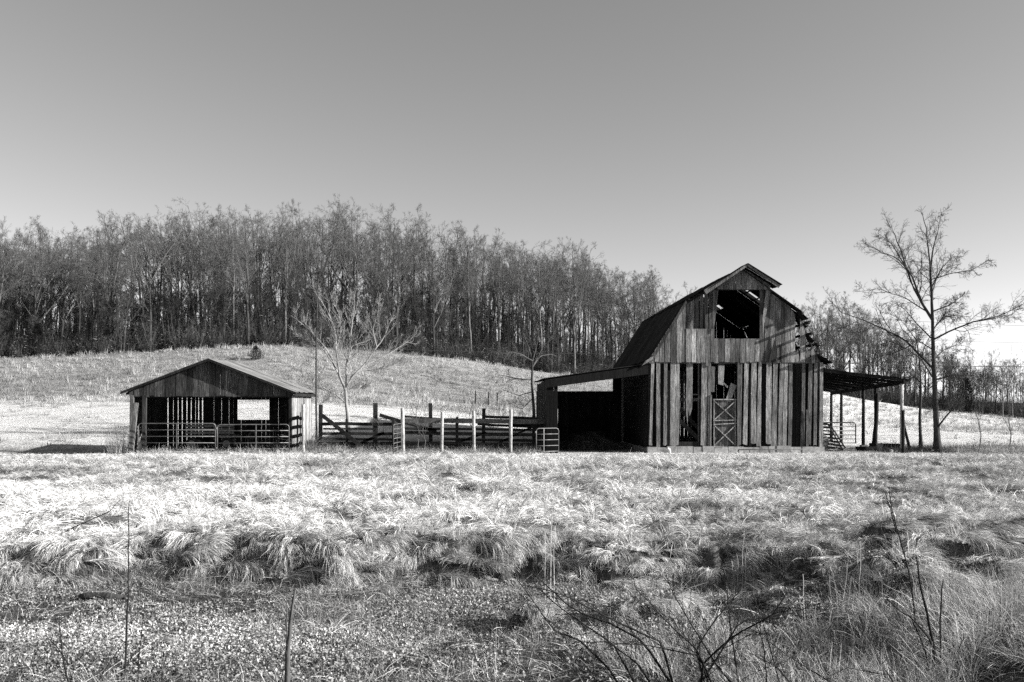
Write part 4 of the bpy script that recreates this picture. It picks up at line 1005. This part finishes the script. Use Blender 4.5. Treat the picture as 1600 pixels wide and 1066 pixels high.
q = MB(); sheets(q, RG, SR, -.45, SD+.3, .62, jag=.05, tone=(.85, 1.1)); q.build('right_roof', M['roof_shed'], shed)
q = MB(); q.slab_y([(SL[0]-.02, SL[1]-.12), (RG[0], RG[1]-.14), (RG[0], RG[1]-.02), (SL[0]-.02, SL[1]-.02)], -.44, -.40, .4)
q.slab_y([(RG[0], RG[1]-.14), (SR[0], SR[1]-.12), (SR[0], SR[1]-.02), (RG[0], RG[1]-.02)], -.44, -.40, .4)
q.slab_x([(-.4, SR[1]-.22), (SD+.2, SR[1]-.22), (SD+.2, SR[1]-.06), (-.4, SR[1]-.06)], SR[0]-.1, SR[0]-.06, .5); q.build('barge_board', M['wood_shed'], shed)
q = MB()
for yb in (.05, 1.9, 3.7, SD-.1):
    q.beam((SL[0]+.1, yb, SL[1]-.1), (RG[0], yb, RG[1]-.12), .05, .13, bt()); q.beam((SR[0]-.1, yb, SR[1]-.1), (RG[0], yb, RG[1]-.12), .05, .13, bt()); q.beam((sx(210), yb, 3.12), (sx(452), yb, 3.12), .08, .14, bt())
for i in range(5):
    for s_ in (SL, SR): a = slope(RG, s_, (i+.4)/5); q.beam((a[0], -.4, a[1]-.05), (a[0], SD+.2, a[1]-.05), .09, .04, bt())
q.build('roof_frame', M['beam'], shed)
for px_, tn, lean_ in ((209, .9, .0), (216, 1.6, -.25), (228, .4, .0)):
    q = MB(); q.beam((sx(px_)+lean_, -.1, -.1), (sx(px_), -.02, 3.15 if px_ != 216 else 2.75), .2, .16, tn); q.build('front_post', M['wood'], shed)
for yb in (.1, 2.8, SD-.1):
    for px_ in (212, 452): q = MB(); q.beam((sx(px_), yb, -.1), (sx(px_), yb, 3.2), .15, .15, bt()); q.build('wall_post', M['beam'], shed)
q = MB(); px = 209.0                                         # back wall: leaning boards, slits and a window hole
k_ = (750-209)/1.0
bx = sx(209)
slits = {}
while bx < sx(452):
    w = U(.2, .3); ce = bx+w/2; r_ = .896; pxv = 750 - (750-(340+ce*S))*r_          # where it shows, for the slits seen in the photo
    tl = U(-.015, .015); g = .012 if pxv > 320 else U(.03, .07)
    if 233 < pxv < 246: bx += w; continue
    wx0, wx1 = 750-(750-371)/r_, 750-(750-420)/r_
    segs = [(.0, 3.2)]
    cpx = 340+ce*S
    if wx0-1 < cpx < wx1+1: segs = [(0, lz(662)*1.0+.12), (2.98, 3.06)]
    for z0, z1 in segs: q.slab_y([(bx, z0), (bx+w-g, z0), (bx+w-g+tl, z1), (bx+tl, z1)], SD-.04, SD, bt())
    bx += w
q.box((sx(209), SD-.1, 2.93), (sx(452), SD-.05, 3.0), .8); q.box((sx(209), SD-.1, 1.6), (sx(300), SD-.05, 1.68), .8); q.build('back_wall', M['wood_shaded'], shed)
q = MB(); yy_ = .1
while yy_ < SD: w = U(.18, .26); q.box((sx(452)+.08, yy_, 0.02), (sx(452)+.11, min(yy_+w-.012, SD), 3.22), U(.9, 1.6)); yy_ += w
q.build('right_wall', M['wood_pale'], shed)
q = MB(); yy_ = .4
while yy_ < SD: w = U(.18, .28); q.box((sx(209)-.11, yy_, 0), (sx(209)-.08, min(yy_+w-.02, SD), 3.2), bt()); yy_ += w
q.build('left_wall', M['wood_shaded'], shed)
Ms = Matrix.Translation((X(340, 47), 47, 0)) @ Matrix.Rotation(TH, 4, 'Z')
def sl(x, y, z=0): v = Ms @ Vector((x, y, z)); return (v.x, v.y, v.z)
gate('tube_gate', 'left of the two long galvanised gates closing the open shed', sl(sx(222), -.35), TH-R(4.5), sx(343)-sx(222), 1.62, 4, (.5,), M['galv'], group='long gates across the shed front')
gate('tube_gate', 'right of the two long galvanised gates closing the open shed', sl(sx(345.5), -.68), TH+R(5.5), sx(453)-sx(345.5), 1.56, 4, (.54,), M['galv'], group='long gates across the shed front')
bp = empty('plank_fence', sl(sx(453), -.3), TH, 'short dark four board panel between the shed corner and its pale post', 'fence')
for z in (.45, .95, 1.45, 1.95): q = MB(); q.beam((0, .5, z-.1), (.55, -.05, z), .03, .2, bt()); q.build('board', M['rail'], bp)
for z in (.55, 1.0, 1.45, 1.9): q = MB(); q.beam((.55, -.05, z-.02), (.75, -.15, z), .03, .18, .8); q.build('board', M['rail'], bp)
q = MB(); q.beam((.42, .1, 0), (.42, .1, 2.05), .08, .08, .8); q.build('stake', M['beam'], bp)
def round_post(px_, y_, top, label, r=.1, mat=None, lean=(0,0), group='round posts along the corral front', tone=1.0):
    x = X(px_, y_); z = float(height(x, y_)); e = empty('round_post', (x, y_, z), 0, label, 'post', group)
    q = MB(); h = Z(top, y_) - z; n = 7
    q.tube([(lean[0]*i/n*h + U(-.008,.008), lean[1]*i/n*h, -.2+(h+.2)*i/n) for i in range(n+1)], [r*U(.93,1.04) for i in range(n+1)], 10, tone); q.build('shaft', mat or M['post'], e, True)
    for zz in (.5, .95, 1.4):
        if zz < h-.2: q = MB(); q.tube([((r+.006)*cos(a)+lean[0]*zz, (r+.006)*sin(a), zz) for a in np.linspace(0, 2*pi, 13)], .005, 4); q.build('wire_wrap', M['wire'], e)
    return e
round_post(474, 46.4, 632, 'pale round post before the right corner of the shed', .085, group=None)
nth = ['first', 'second', 'third', 'fourth', 'fifth']
for i, (px_, top, r) in enumerate([(630, 638, .1), (690, 644, .085), (741, 642, .085), (798, 640, .09), (868, 639, .09)]):
    round_post(px_, 46.7, top, f'{nth[i]} pale round post from the left along the corral front', r, lean=(U(-.02,.02), 0))
round_post(1411, 46.6, 641, 'short pale round post just left of the outer lean-to post', .09, group=None, mat=M['beam'])
# woven wire strung between the round posts
wf = empty('wire_fence', (X(630, 46.7), 46.8, 0), 0, 'thin woven wire strung between the round corral posts', 'wire fence')
q = MB(); x0, x1 = 0, X(868, 46.7) - X(630, 46.7)
for z in (.15, .35, .55, .8, 1.05): q.tube([(x0, .0, z), (x1*.5, .03, z-.03), (x1, 0, z)], .004, 3, cap=False)
q.build('line_wire', M['wire'], wf)
q = MB()
for xx in np.arange(.1, x1, .3): q.tube([(xx, .01, .1), (xx+U(-.02,.02), .01, 1.05)], .003, 3, cap=False)
q.build('stay_wire', M['wire'], wf)
tag(wf.children[1], None)

# corral of old boards
cf = empty('board_fence', (X(503, 49), 49, 0), 0, 'dark old board fence at the back of the corral with uneven sagging rails', 'fence')
def c2(px_, py_, y_=49.0): return Vector((X(px_, y_)-X(503, 49), y_-49, Z(py_, y_)))
def rail(p, q_, h, y_=49.0, th=.05, tn=None, y2=None):
    b = MB(); a_, b_ = c2(*p, y_), c2(*q_, y2 or y_); n = 4
    pts = [a_.lerp(b_, i/n) + Vector((0, 0, U(-.02,.02))) for i in range(n+1)]
    for i in range(n): b.beam(pts[i], pts[i+1], th, h, tn or 1)
    b.build('rail', M['rail'], cf)
for (px_, top, w, y_) in [(500, 632, .2, 49.1), (586, 630, .24, 49.1), (673, 630, .2, 49.2), (755, 638, .2, 49.3), (834, 650, .2, 49.2), (714, 652, .16, 49.0), (797, 655, .16, 48.9), (542, 655, .13, 49.2), (615, 655, .16, 48.9)]:
    b = MB(); a_ = c2(px_, top, y_); b.beam((a_.x, a_.y+.05, -.2), (a_.x+U(-.04,.04), a_.y+.05, a_.z), w, w, U(.8,1.2)); b.build('fence_post', M['rail'], cf)
for a_ in [((503,662.5),(632,662.5),.19), ((503,678),(620,678),.17), ((505,694),(640,693),.2), ((503,649),(572,703),.22), ((593,649),(682,674),.2), ((632,676),(846,680),.2), ((632,693),(850,696),.24),
           ((754,651),(838,654),.16), ((746,663),(850,668),.15), ((672,652),(683,660),.12), ((630,670),(852,672),.14), ((505,686),(632,687),.14), ((632,701),(852,702),.26), ((505,702),(632,702),.22), ((540,703),(600,676),.16), ((628,650),(760,661),.13), ((800,664),(852,663),.16), ((690,686),(852,689),.16), ((505,670),(588,671),.1), ((770,697),(830,668),.12), ((690,700),(760,676),.14)]:
    rail(a_[0], a_[1], a_[2], 48.9 if a_[2] > .2 else 49.0, tn=U(.7, 1.2))
rail((632,657.5), (855,659), .27, 48.4, tn=3.0)  # top rail toned much paler, sunlight put into its colour
b = MB(); a_ = c2(586, 655, 48.9)
V_, F_, T_ = blades(160, .13, (.2,.5), (-80, 60), (-80, 10), .02, 4, None, tone=(.4,1.6)); 
o_ = np_mesh('rag_of_vine', V_+np.array([a_.x, a_.y, a_.z]), F_, T_, M['vine'], cf)
# small gates at the corral corners
gate('small_gate', 'narrow pale tube gate swung edge-on at the first round corral post', (X(627, 46.4), 46.4, 0), R(-94), 2.0, 1.62, 6, (.5,), M['galv'], r=.018, z0=.1)
gate('small_gate', 'short pale tube gate standing askew before the left lean-to', (X(838, 45.4), 45.4, 0), R(28), 1.38, 1.38, 4, (.33,), M['galv'], r=.022, z0=.1)

# dry vines and brush heaped at the shed corner
vb = empty('vine_tangle', (X(484, 47.6), 47.6, 0), 0, 'pale tangle of dry vines heaped at the right corner of the open shed', 'vines')
V_, F_, T_ = blades(260, .55, (.6, 2.6), (35, 88), (-75, 60), .02, 8, None, tone=(.4, 1.5)); V_ = V_*np.array([.8, 1, 1]); np_mesh('stems', V_, F_, T_, M['vine'], vb)
cane = empty('tall_grass_clump', (X(192, 48), 48, 0), 0, 'tall pale dry grass clump beside the left post of the shed', 'grass clump')
V_, F_, T_ = blades(420, .8, (.7, 1.7), (65, 88), (40, 80), .018, 5, None, tone=(.6, 1.5)); np_mesh('stems', V_, F_, T_, M['weeds'], cane)

# machinery in the shed's dark interior
wg = empty('farm_wagon', sl(sx(300), 3.4), TH, 'old flat farm wagon in the dark left half of the shed', 'wagon')
q = MB(); q.box((-1.3,-.6,.75), (1.5,.6,.85), 1); q.build('deck', M['wood'], wg)
for z in (1.0, 1.2, 1.4): q = MB(); q.beam((-1.3,-.6,z), (1.5,-.6,z), .04, .14, 1.1); q.build('side_board', M['wood'], wg)
for xx in (-1.28, .1, 1.48): q = MB(); q.beam((xx,-.55,.8), (xx,-.55,1.5), .06, .06); q.build('stake', M['wood_frame'], wg)
for xx in (-.9, 1.1):
    for yy_ in (-.6, .6):
        q = MB(); q.tube([(xx,yy_-.09,.36),(xx,yy_+.09,.36)], .36, 20); w_ = q.build('wheel', M['tyre'], wg, True)
        q = MB(); q.tube([(xx,yy_-.12,.36),(xx,yy_-.08,.36)], .2, 14); q.build('rim', M['galv'], w_)
    q = MB(); q.beam((xx,-.6,.36), (xx,.6,.36), .08, .08); q.build('axle', M['rust'], wg)
hk = empty('hay_rake', sl(sx(402), 2.6), TH, 'rusty hay rake with curved tines in the right half of the shed', 'hay rake')
q = MB(); q.beam((-1.0,0,1.1), (1.2,0,1.15), .09, .09, 1); q.beam((-.9,0,1.1), (-.5,-.5,.4), .07, .07); q.beam((1.1,0,1.1), (.4,-.6,.4), .07, .07); q.build('tool_bar', M['rust'], hk)
for i in range(12):
    xx = -.9 + i*.17; q = MB(); q.tube([(xx, .05+.35*sin(a), 1.15-.55+.55*cos(a)) for a in np.linspace(0, 2.9, 9)], .012, 5, 1.5); q.build('tine', M['rust'], hk)
for xx in (-1.1, 1.3):
    q = MB(); q.tube([(xx, .5*cos(a), .5+.5*sin(a)) for a in np.linspace(0, 2*pi, 25)], .03, 6); w_ = q.build('wheel', M['rust'], hk, True)
    for a in np.linspace(0, 2*pi, 9)[:-1]: q = MB(); q.tube([(xx,0,.5),(xx,.48*cos(a),.5+.48*sin(a))], .012, 4); q.build('spoke', M['rust'], w_)

# ------------------------------------------------------------------ overhead wires
def wire(label, x0, p0, x1, p1, y_, sag, r):
    e = empty('overhead_wire', (X(x0, y_), y_, 0), 0, label, 'wire'); q = MB(); a_ = Vector(P(x0, p0, y_)); b_ = Vector(P(x1, p1, y_)); n = 16; o = Vector((X(x0, y_), y_, 0))
    q.tube([a_.lerp(b_, i/n) - o - Vector((0, 0, sag*4*(i/n)*(1-i/n))) for i in range(n+1)], r, 4); q.build('cable', M['wire'], e)
wire('highest thin overhead wire at the right beyond the largest bare tree', 1290, 492, 1760, 511, 78, .3, .012)
wire('middle thin overhead wire at the right beyond the largest bare tree', 1290, 522, 1760, 536, 78, .3, .012)
wire('thick lowest overhead wire crossing low behind the largest bare tree', 1260, 566, 1760, 573, 74, .15, .03)
wire('long thin overhead wire crossing the wood left of the barn roof', 470, 538, 1010, 553, 90, .3, .022)

# thin stakes out on the hillside
for i, (px_, top, b_) in enumerate([(743, 607, 626), (763, 609, 629), (777, 609, 629)]):
    d = 78; x = X(px_, d); e = empty('field_stake', (x, d, float(height(x, d))), 0, ('leftmost', 'middle', 'rightmost')[i] + ' of three thin stakes on the hillside beyond the corral', 'stake', 'stakes on the hillside')
    q = MB(); q.tube([(0,0,-.2),(0,0,1.25)], .05, 6); q.build('shaft', M['beam'], e)

# ------------------------------------------------------------------ foreground stalks and brambles
def stems(name, label, cat, y_, lines, mat, sub=(6, 3), lens=(.3, .4), seed=1, rmin=.0025, ang=(25, 60), up=.05, dep=.3):
    """lines: list of (photo points, base radius)"""
    g = np.random.default_rng(seed); n_ = 14; P1 = []; R1 = []; L1 = []
    for i, (pts, r0) in enumerate(lines):
        q, L = poly(pts, y_, n_, g.uniform(-dep, dep)); q += np.cumsum(g.normal(0, .006*L, (n_,3)), 0)*np.linspace(0,1,n_)[:,None]*.7
        P1.append(q); R1.append(np.maximum(r0*1.35*np.linspace(1,.3,n_), rmin)); L1.append(L)
    P1 = np.array(P1); R1 = np.array(R1); L1 = np.array(L1); base = P1[0,0].copy()
    e = empty(name, tuple(base), 0, label, cat)
    np_mesh('stem', *(lambda q: (q[0]-base, q[1], q[2]))(tubes(P1, R1, 6)), mat, e)
    if sub[0]:
        a = children(P1, R1, L1, sub[0], (.2, .98), ang, lens[0], .008, 7, up, .13, rmin, g, lmin=.05); parts = [tubes(a[0], a[1], 4)]
        if sub[1]: b = children(*a, sub[1], (.2, .98), ang, lens[1], .008, 5, up, .18, rmin*.8, g, lmin=.04); parts.append(tubes(b[0], b[1], 3))
        J = join(parts); np_mesh('twigs', J[0]-base, J[1], J[2], mat, e)
    return e
D, Pm_ = M['stalk_dark'], M['stalk_pale']
stems('weed_stalk', 'tall thin upright dark stalk near the left of the foreground', 'stalk', 10.2, [([(194,1090),(196,1000),(198,900),(199,800),(201,790)], .012)], D, (8, 0), (.06, .3), 1)
stems('broken_stake', 'thick broken off woody stake standing at the lower left centre', 'stake', 9.6, [([(448,1100),(452,1010),(458,960),(465,912)], .03), ([(447,1090),(447,1000),(445,935)], .012)], M['stalk'], (3, 0), (.2, .3), 2)
stems('twiggy_weed', 'small branching weed at the lower left corner of the foreground', 'weed', 9.8, [([(112,1090),(108,1030),(110,960),(113,950)], .010), ([(108,1040),(90,1010),(72,992)], .007), ([(107,1015),(95,995)], .005)], D, (6, 3), (.3, .4), 3)
stems('twiggy_weed', 'slanting forked weed just right of the tall thin stalk', 'weed', 9.8, [([(140,1066+20),(165,1040),(196,998)], .007), ([(215,1066+10),(222,1020),(232,975),(242,930)], .007)], D, (5, 2), (.25, .4), 4)
stems('dead_twig', 'long dark twig slanting over the pale field grass at the left', 'twig', 17.6, [([(86,840),(110,826),(140,812),(165,800),(180,780)], .014)], D, (5, 2), (.2, .4), 5)
q_lines = [([(1420,1100),(1395,1010),(1250,930-10),(1080,905)], .01)]
stems('bramble', 'dark arching bramble with many crossing canes at the bottom right centre', 'bramble', 8.6, [
    ([(985,1100),(950,1045),(900,1000),(860,985),(800,905)], .010), ([(1075,1110),(1010,1010),(960,985),(900,965),(830,905)], .012), ([(1130,1110),(1080,1000),(1040,960),(990,900)], .010),
    ([(1090,1110),(1095,1030),(1140,985),(1195,950),(1215,915)], .012), ([(1060,1100),(1030,1000),(940,960),(870,920),(800,908)], .010), ([(1120,1110),(1090,1020),(1010,1000),(930,990)], .008),
    ([(1100,1060),(1160,975),(1250,965),(1300,950)], .008), ([(1160,1110),(1152,1010),(1148,940),(1150,925)], .010), ([(1040,1110),(1000,1040),(950,1000),(905,1000)], .009), ([(1180,1110),(1120,1040),(1060,940),(1045,905)], .010), ([(1010,1100),(960,1010),(880,960),(835,925)], .010), ([(1110,1100),(1090,1020),(1120,980),(1170,930)], .009), ([(1200,1110),(1190,1000),(1165,940)], .007), ([(1270,1110),(1200,1030),(1150,1000)], .008)],
    D, (15, 4), (.3, .4), 6, .0034, (20, 60), .02, .35)
stems('shrub', 'dark upright multi-stemmed shrub in the right foreground', 'shrub', 9.0, [
    ([(1472,1110),(1465,1030),(1455,960),(1443,900),(1438,862)], .018), ([(1474,1110),(1472,1000),(1478,930),(1481,915)], .014), ([(1470,1100),(1455,1000),(1420,960),(1400,950),(1385,928)], .013),
    ([(1476,1110),(1500,1040),(1530,1005)], .012), ([(1466,1100),(1440,1010),(1420,968)], .012), ([(1510,1100),(1502,1060),(1515,1010)], .007)], D, (5, 2), (.2, .35), 7, .0025, (15, 45), .1)
stems('weed_stalk', 'very tall slender dark stalk with a feathered top at the right foreground', 'stalk', 10.4, [([(1432,1100),(1428,1030),(1420,930),(1405,850),(1392,800),(1384,765)], .012), ([(1400,830),(1388,795),(1376,770)], .006)], D, (12, 3), (.16, .4), 8, .0025, (12, 35), .1)
stems('bramble', 'low arching dark canes at the bottom between the bramble and the shrub', 'bramble', 8.8, [([(1350,1110),(1310,1075),(1250,1040),(1210,1010)], .009), ([(1400,1110),(1390,1060),(1360,1020)], .009), ([(1450,1110),(1400,1060),(1330,1052),(1310,1066)], .008), ([(1230,1110),(1205,1010),(1190,960),(1175,920)], .007)], D, (6, 2), (.25, .4), 9)
for i, (a, b, c) in enumerate([(860,800,905), (1262,900,985), (1310,870,1000), (1345,850,960), (930,760,850), (1160,835,900), (1590,800,900)]):
    d = [13, 11.5, 12, 12.2, 18, 15.5, 16][i]
    stems('grass_stalk', 'single tall pale grass stalk ' + ['above the small ditch tussock at the centre', 'left of the mounded tussocks at the right', 'second left of the feathered stalk', 'just left of the feathered stalk', 'over the bank at the centre', 'at the right end of the open bank', 'near the right edge in the field'][i], 'stalk',
          d, [([(a, c+40), (a-1, (b+c)/2), (a+2, b)], .008), ([(a+6, c+40), (a+5, (b+c)/2+10), (a+8, b+22)], .006), ([(a-8, c+40), (a-9, (b+c)/2+10), (a-12, b+30)], .005)], Pm_, (0, 0), (.1, .3), 30+i, .003)
# dead branches lying in the creek bed and on the bank
def fallen(label, pts, r, mat, seed, y_):
    e = None; g = np.random.default_rng(seed); xs = []
    Q = []
    for px_, py_ in pts:
        lo, hi = 6.0, 60.0                                  # where this sight line meets the ground
        ys = np.linspace(8, 30, 900); zz = Z(py_, ys); hh_ = height(X(px_, ys), ys); k = np.argmax(zz < hh_+.08)
        Q.append((X(px_, ys[k]), ys[k], float(hh_[k]) + .08))
    Q = np.array(Q); s = np.linspace(0, len(Q)-1, 14); q = np.stack([np.interp(s, np.arange(len(Q)), Q[:,i]) for i in range(3)], 1)
    Rm = (r*np.linspace(1, .3, 14))[None]; base = q[0].copy(); e = empty('fallen_branch', tuple(base), 0, label, 'branch')
    a = children(q[None], Rm, np.array([np.linalg.norm(q[-1]-q[0])]), 8, (.15, .95), (20, 50), .25, .01, 6, .1, .12, .004, g); J = join([tubes(q[None], Rm, 7), tubes(a[0], a[1], 4)])
    np_mesh('branch', J[0]-base, J[1], J[2], mat, e)
fallen('long pale dead branch lying along the foot of the bank at the centre', [(528,930),(560,926),(600,920),(640,918),(700,916),(760,912),(800,908)], .014, M['stalk'], 1, 15)
fallen('dark curved dead branch lying across the bank tussocks', [(605,888),(625,878),(650,873),(690,872)], .02, D, 2, 16)
fallen('pale forked dead branch slanting up the bank right of centre', [(840,908),(900,892),(950,876),(1000,850),(1015,838)], .02, M['stalk'], 3, 16)
fallen('pale dead branch lying in the tangled grass at the left bank', [(150,880),(165,862),(185,850),(225,840)], .02, Pm_, 4, 16)
fallen('thick pale stick in the left bank grass below the field', [(290,880),(310,868),(335,862)], .025, Pm_, 5, 16)
fallen('straight pale stick lying on the leaf litter left of the broken stake', [(375,985),(410,990),(445,995)], .012, Pm_, 6, 12)
lgq = empty('rotten_log', (X(170, 14.7), 14.7, float(height(X(170,14.7), 14.7))), 0, 'dark rotten log half buried at the foot of the left bank', 'log')
q = MB(); q.tube([(-.62,.1,.03),(-.5,.05,.07),(-.35,0,.09),(-.2,.03,.07),(0,-.05,.09),(.18,-.02,.06),(.3,.02,.05),(.5,.05,.0),(.62,.06,-.03)], [.02,.05,.07,.06,.075,.06,.065,.045,.02], 9); q.build('log_body', M['bark_dark'], lgq, True)
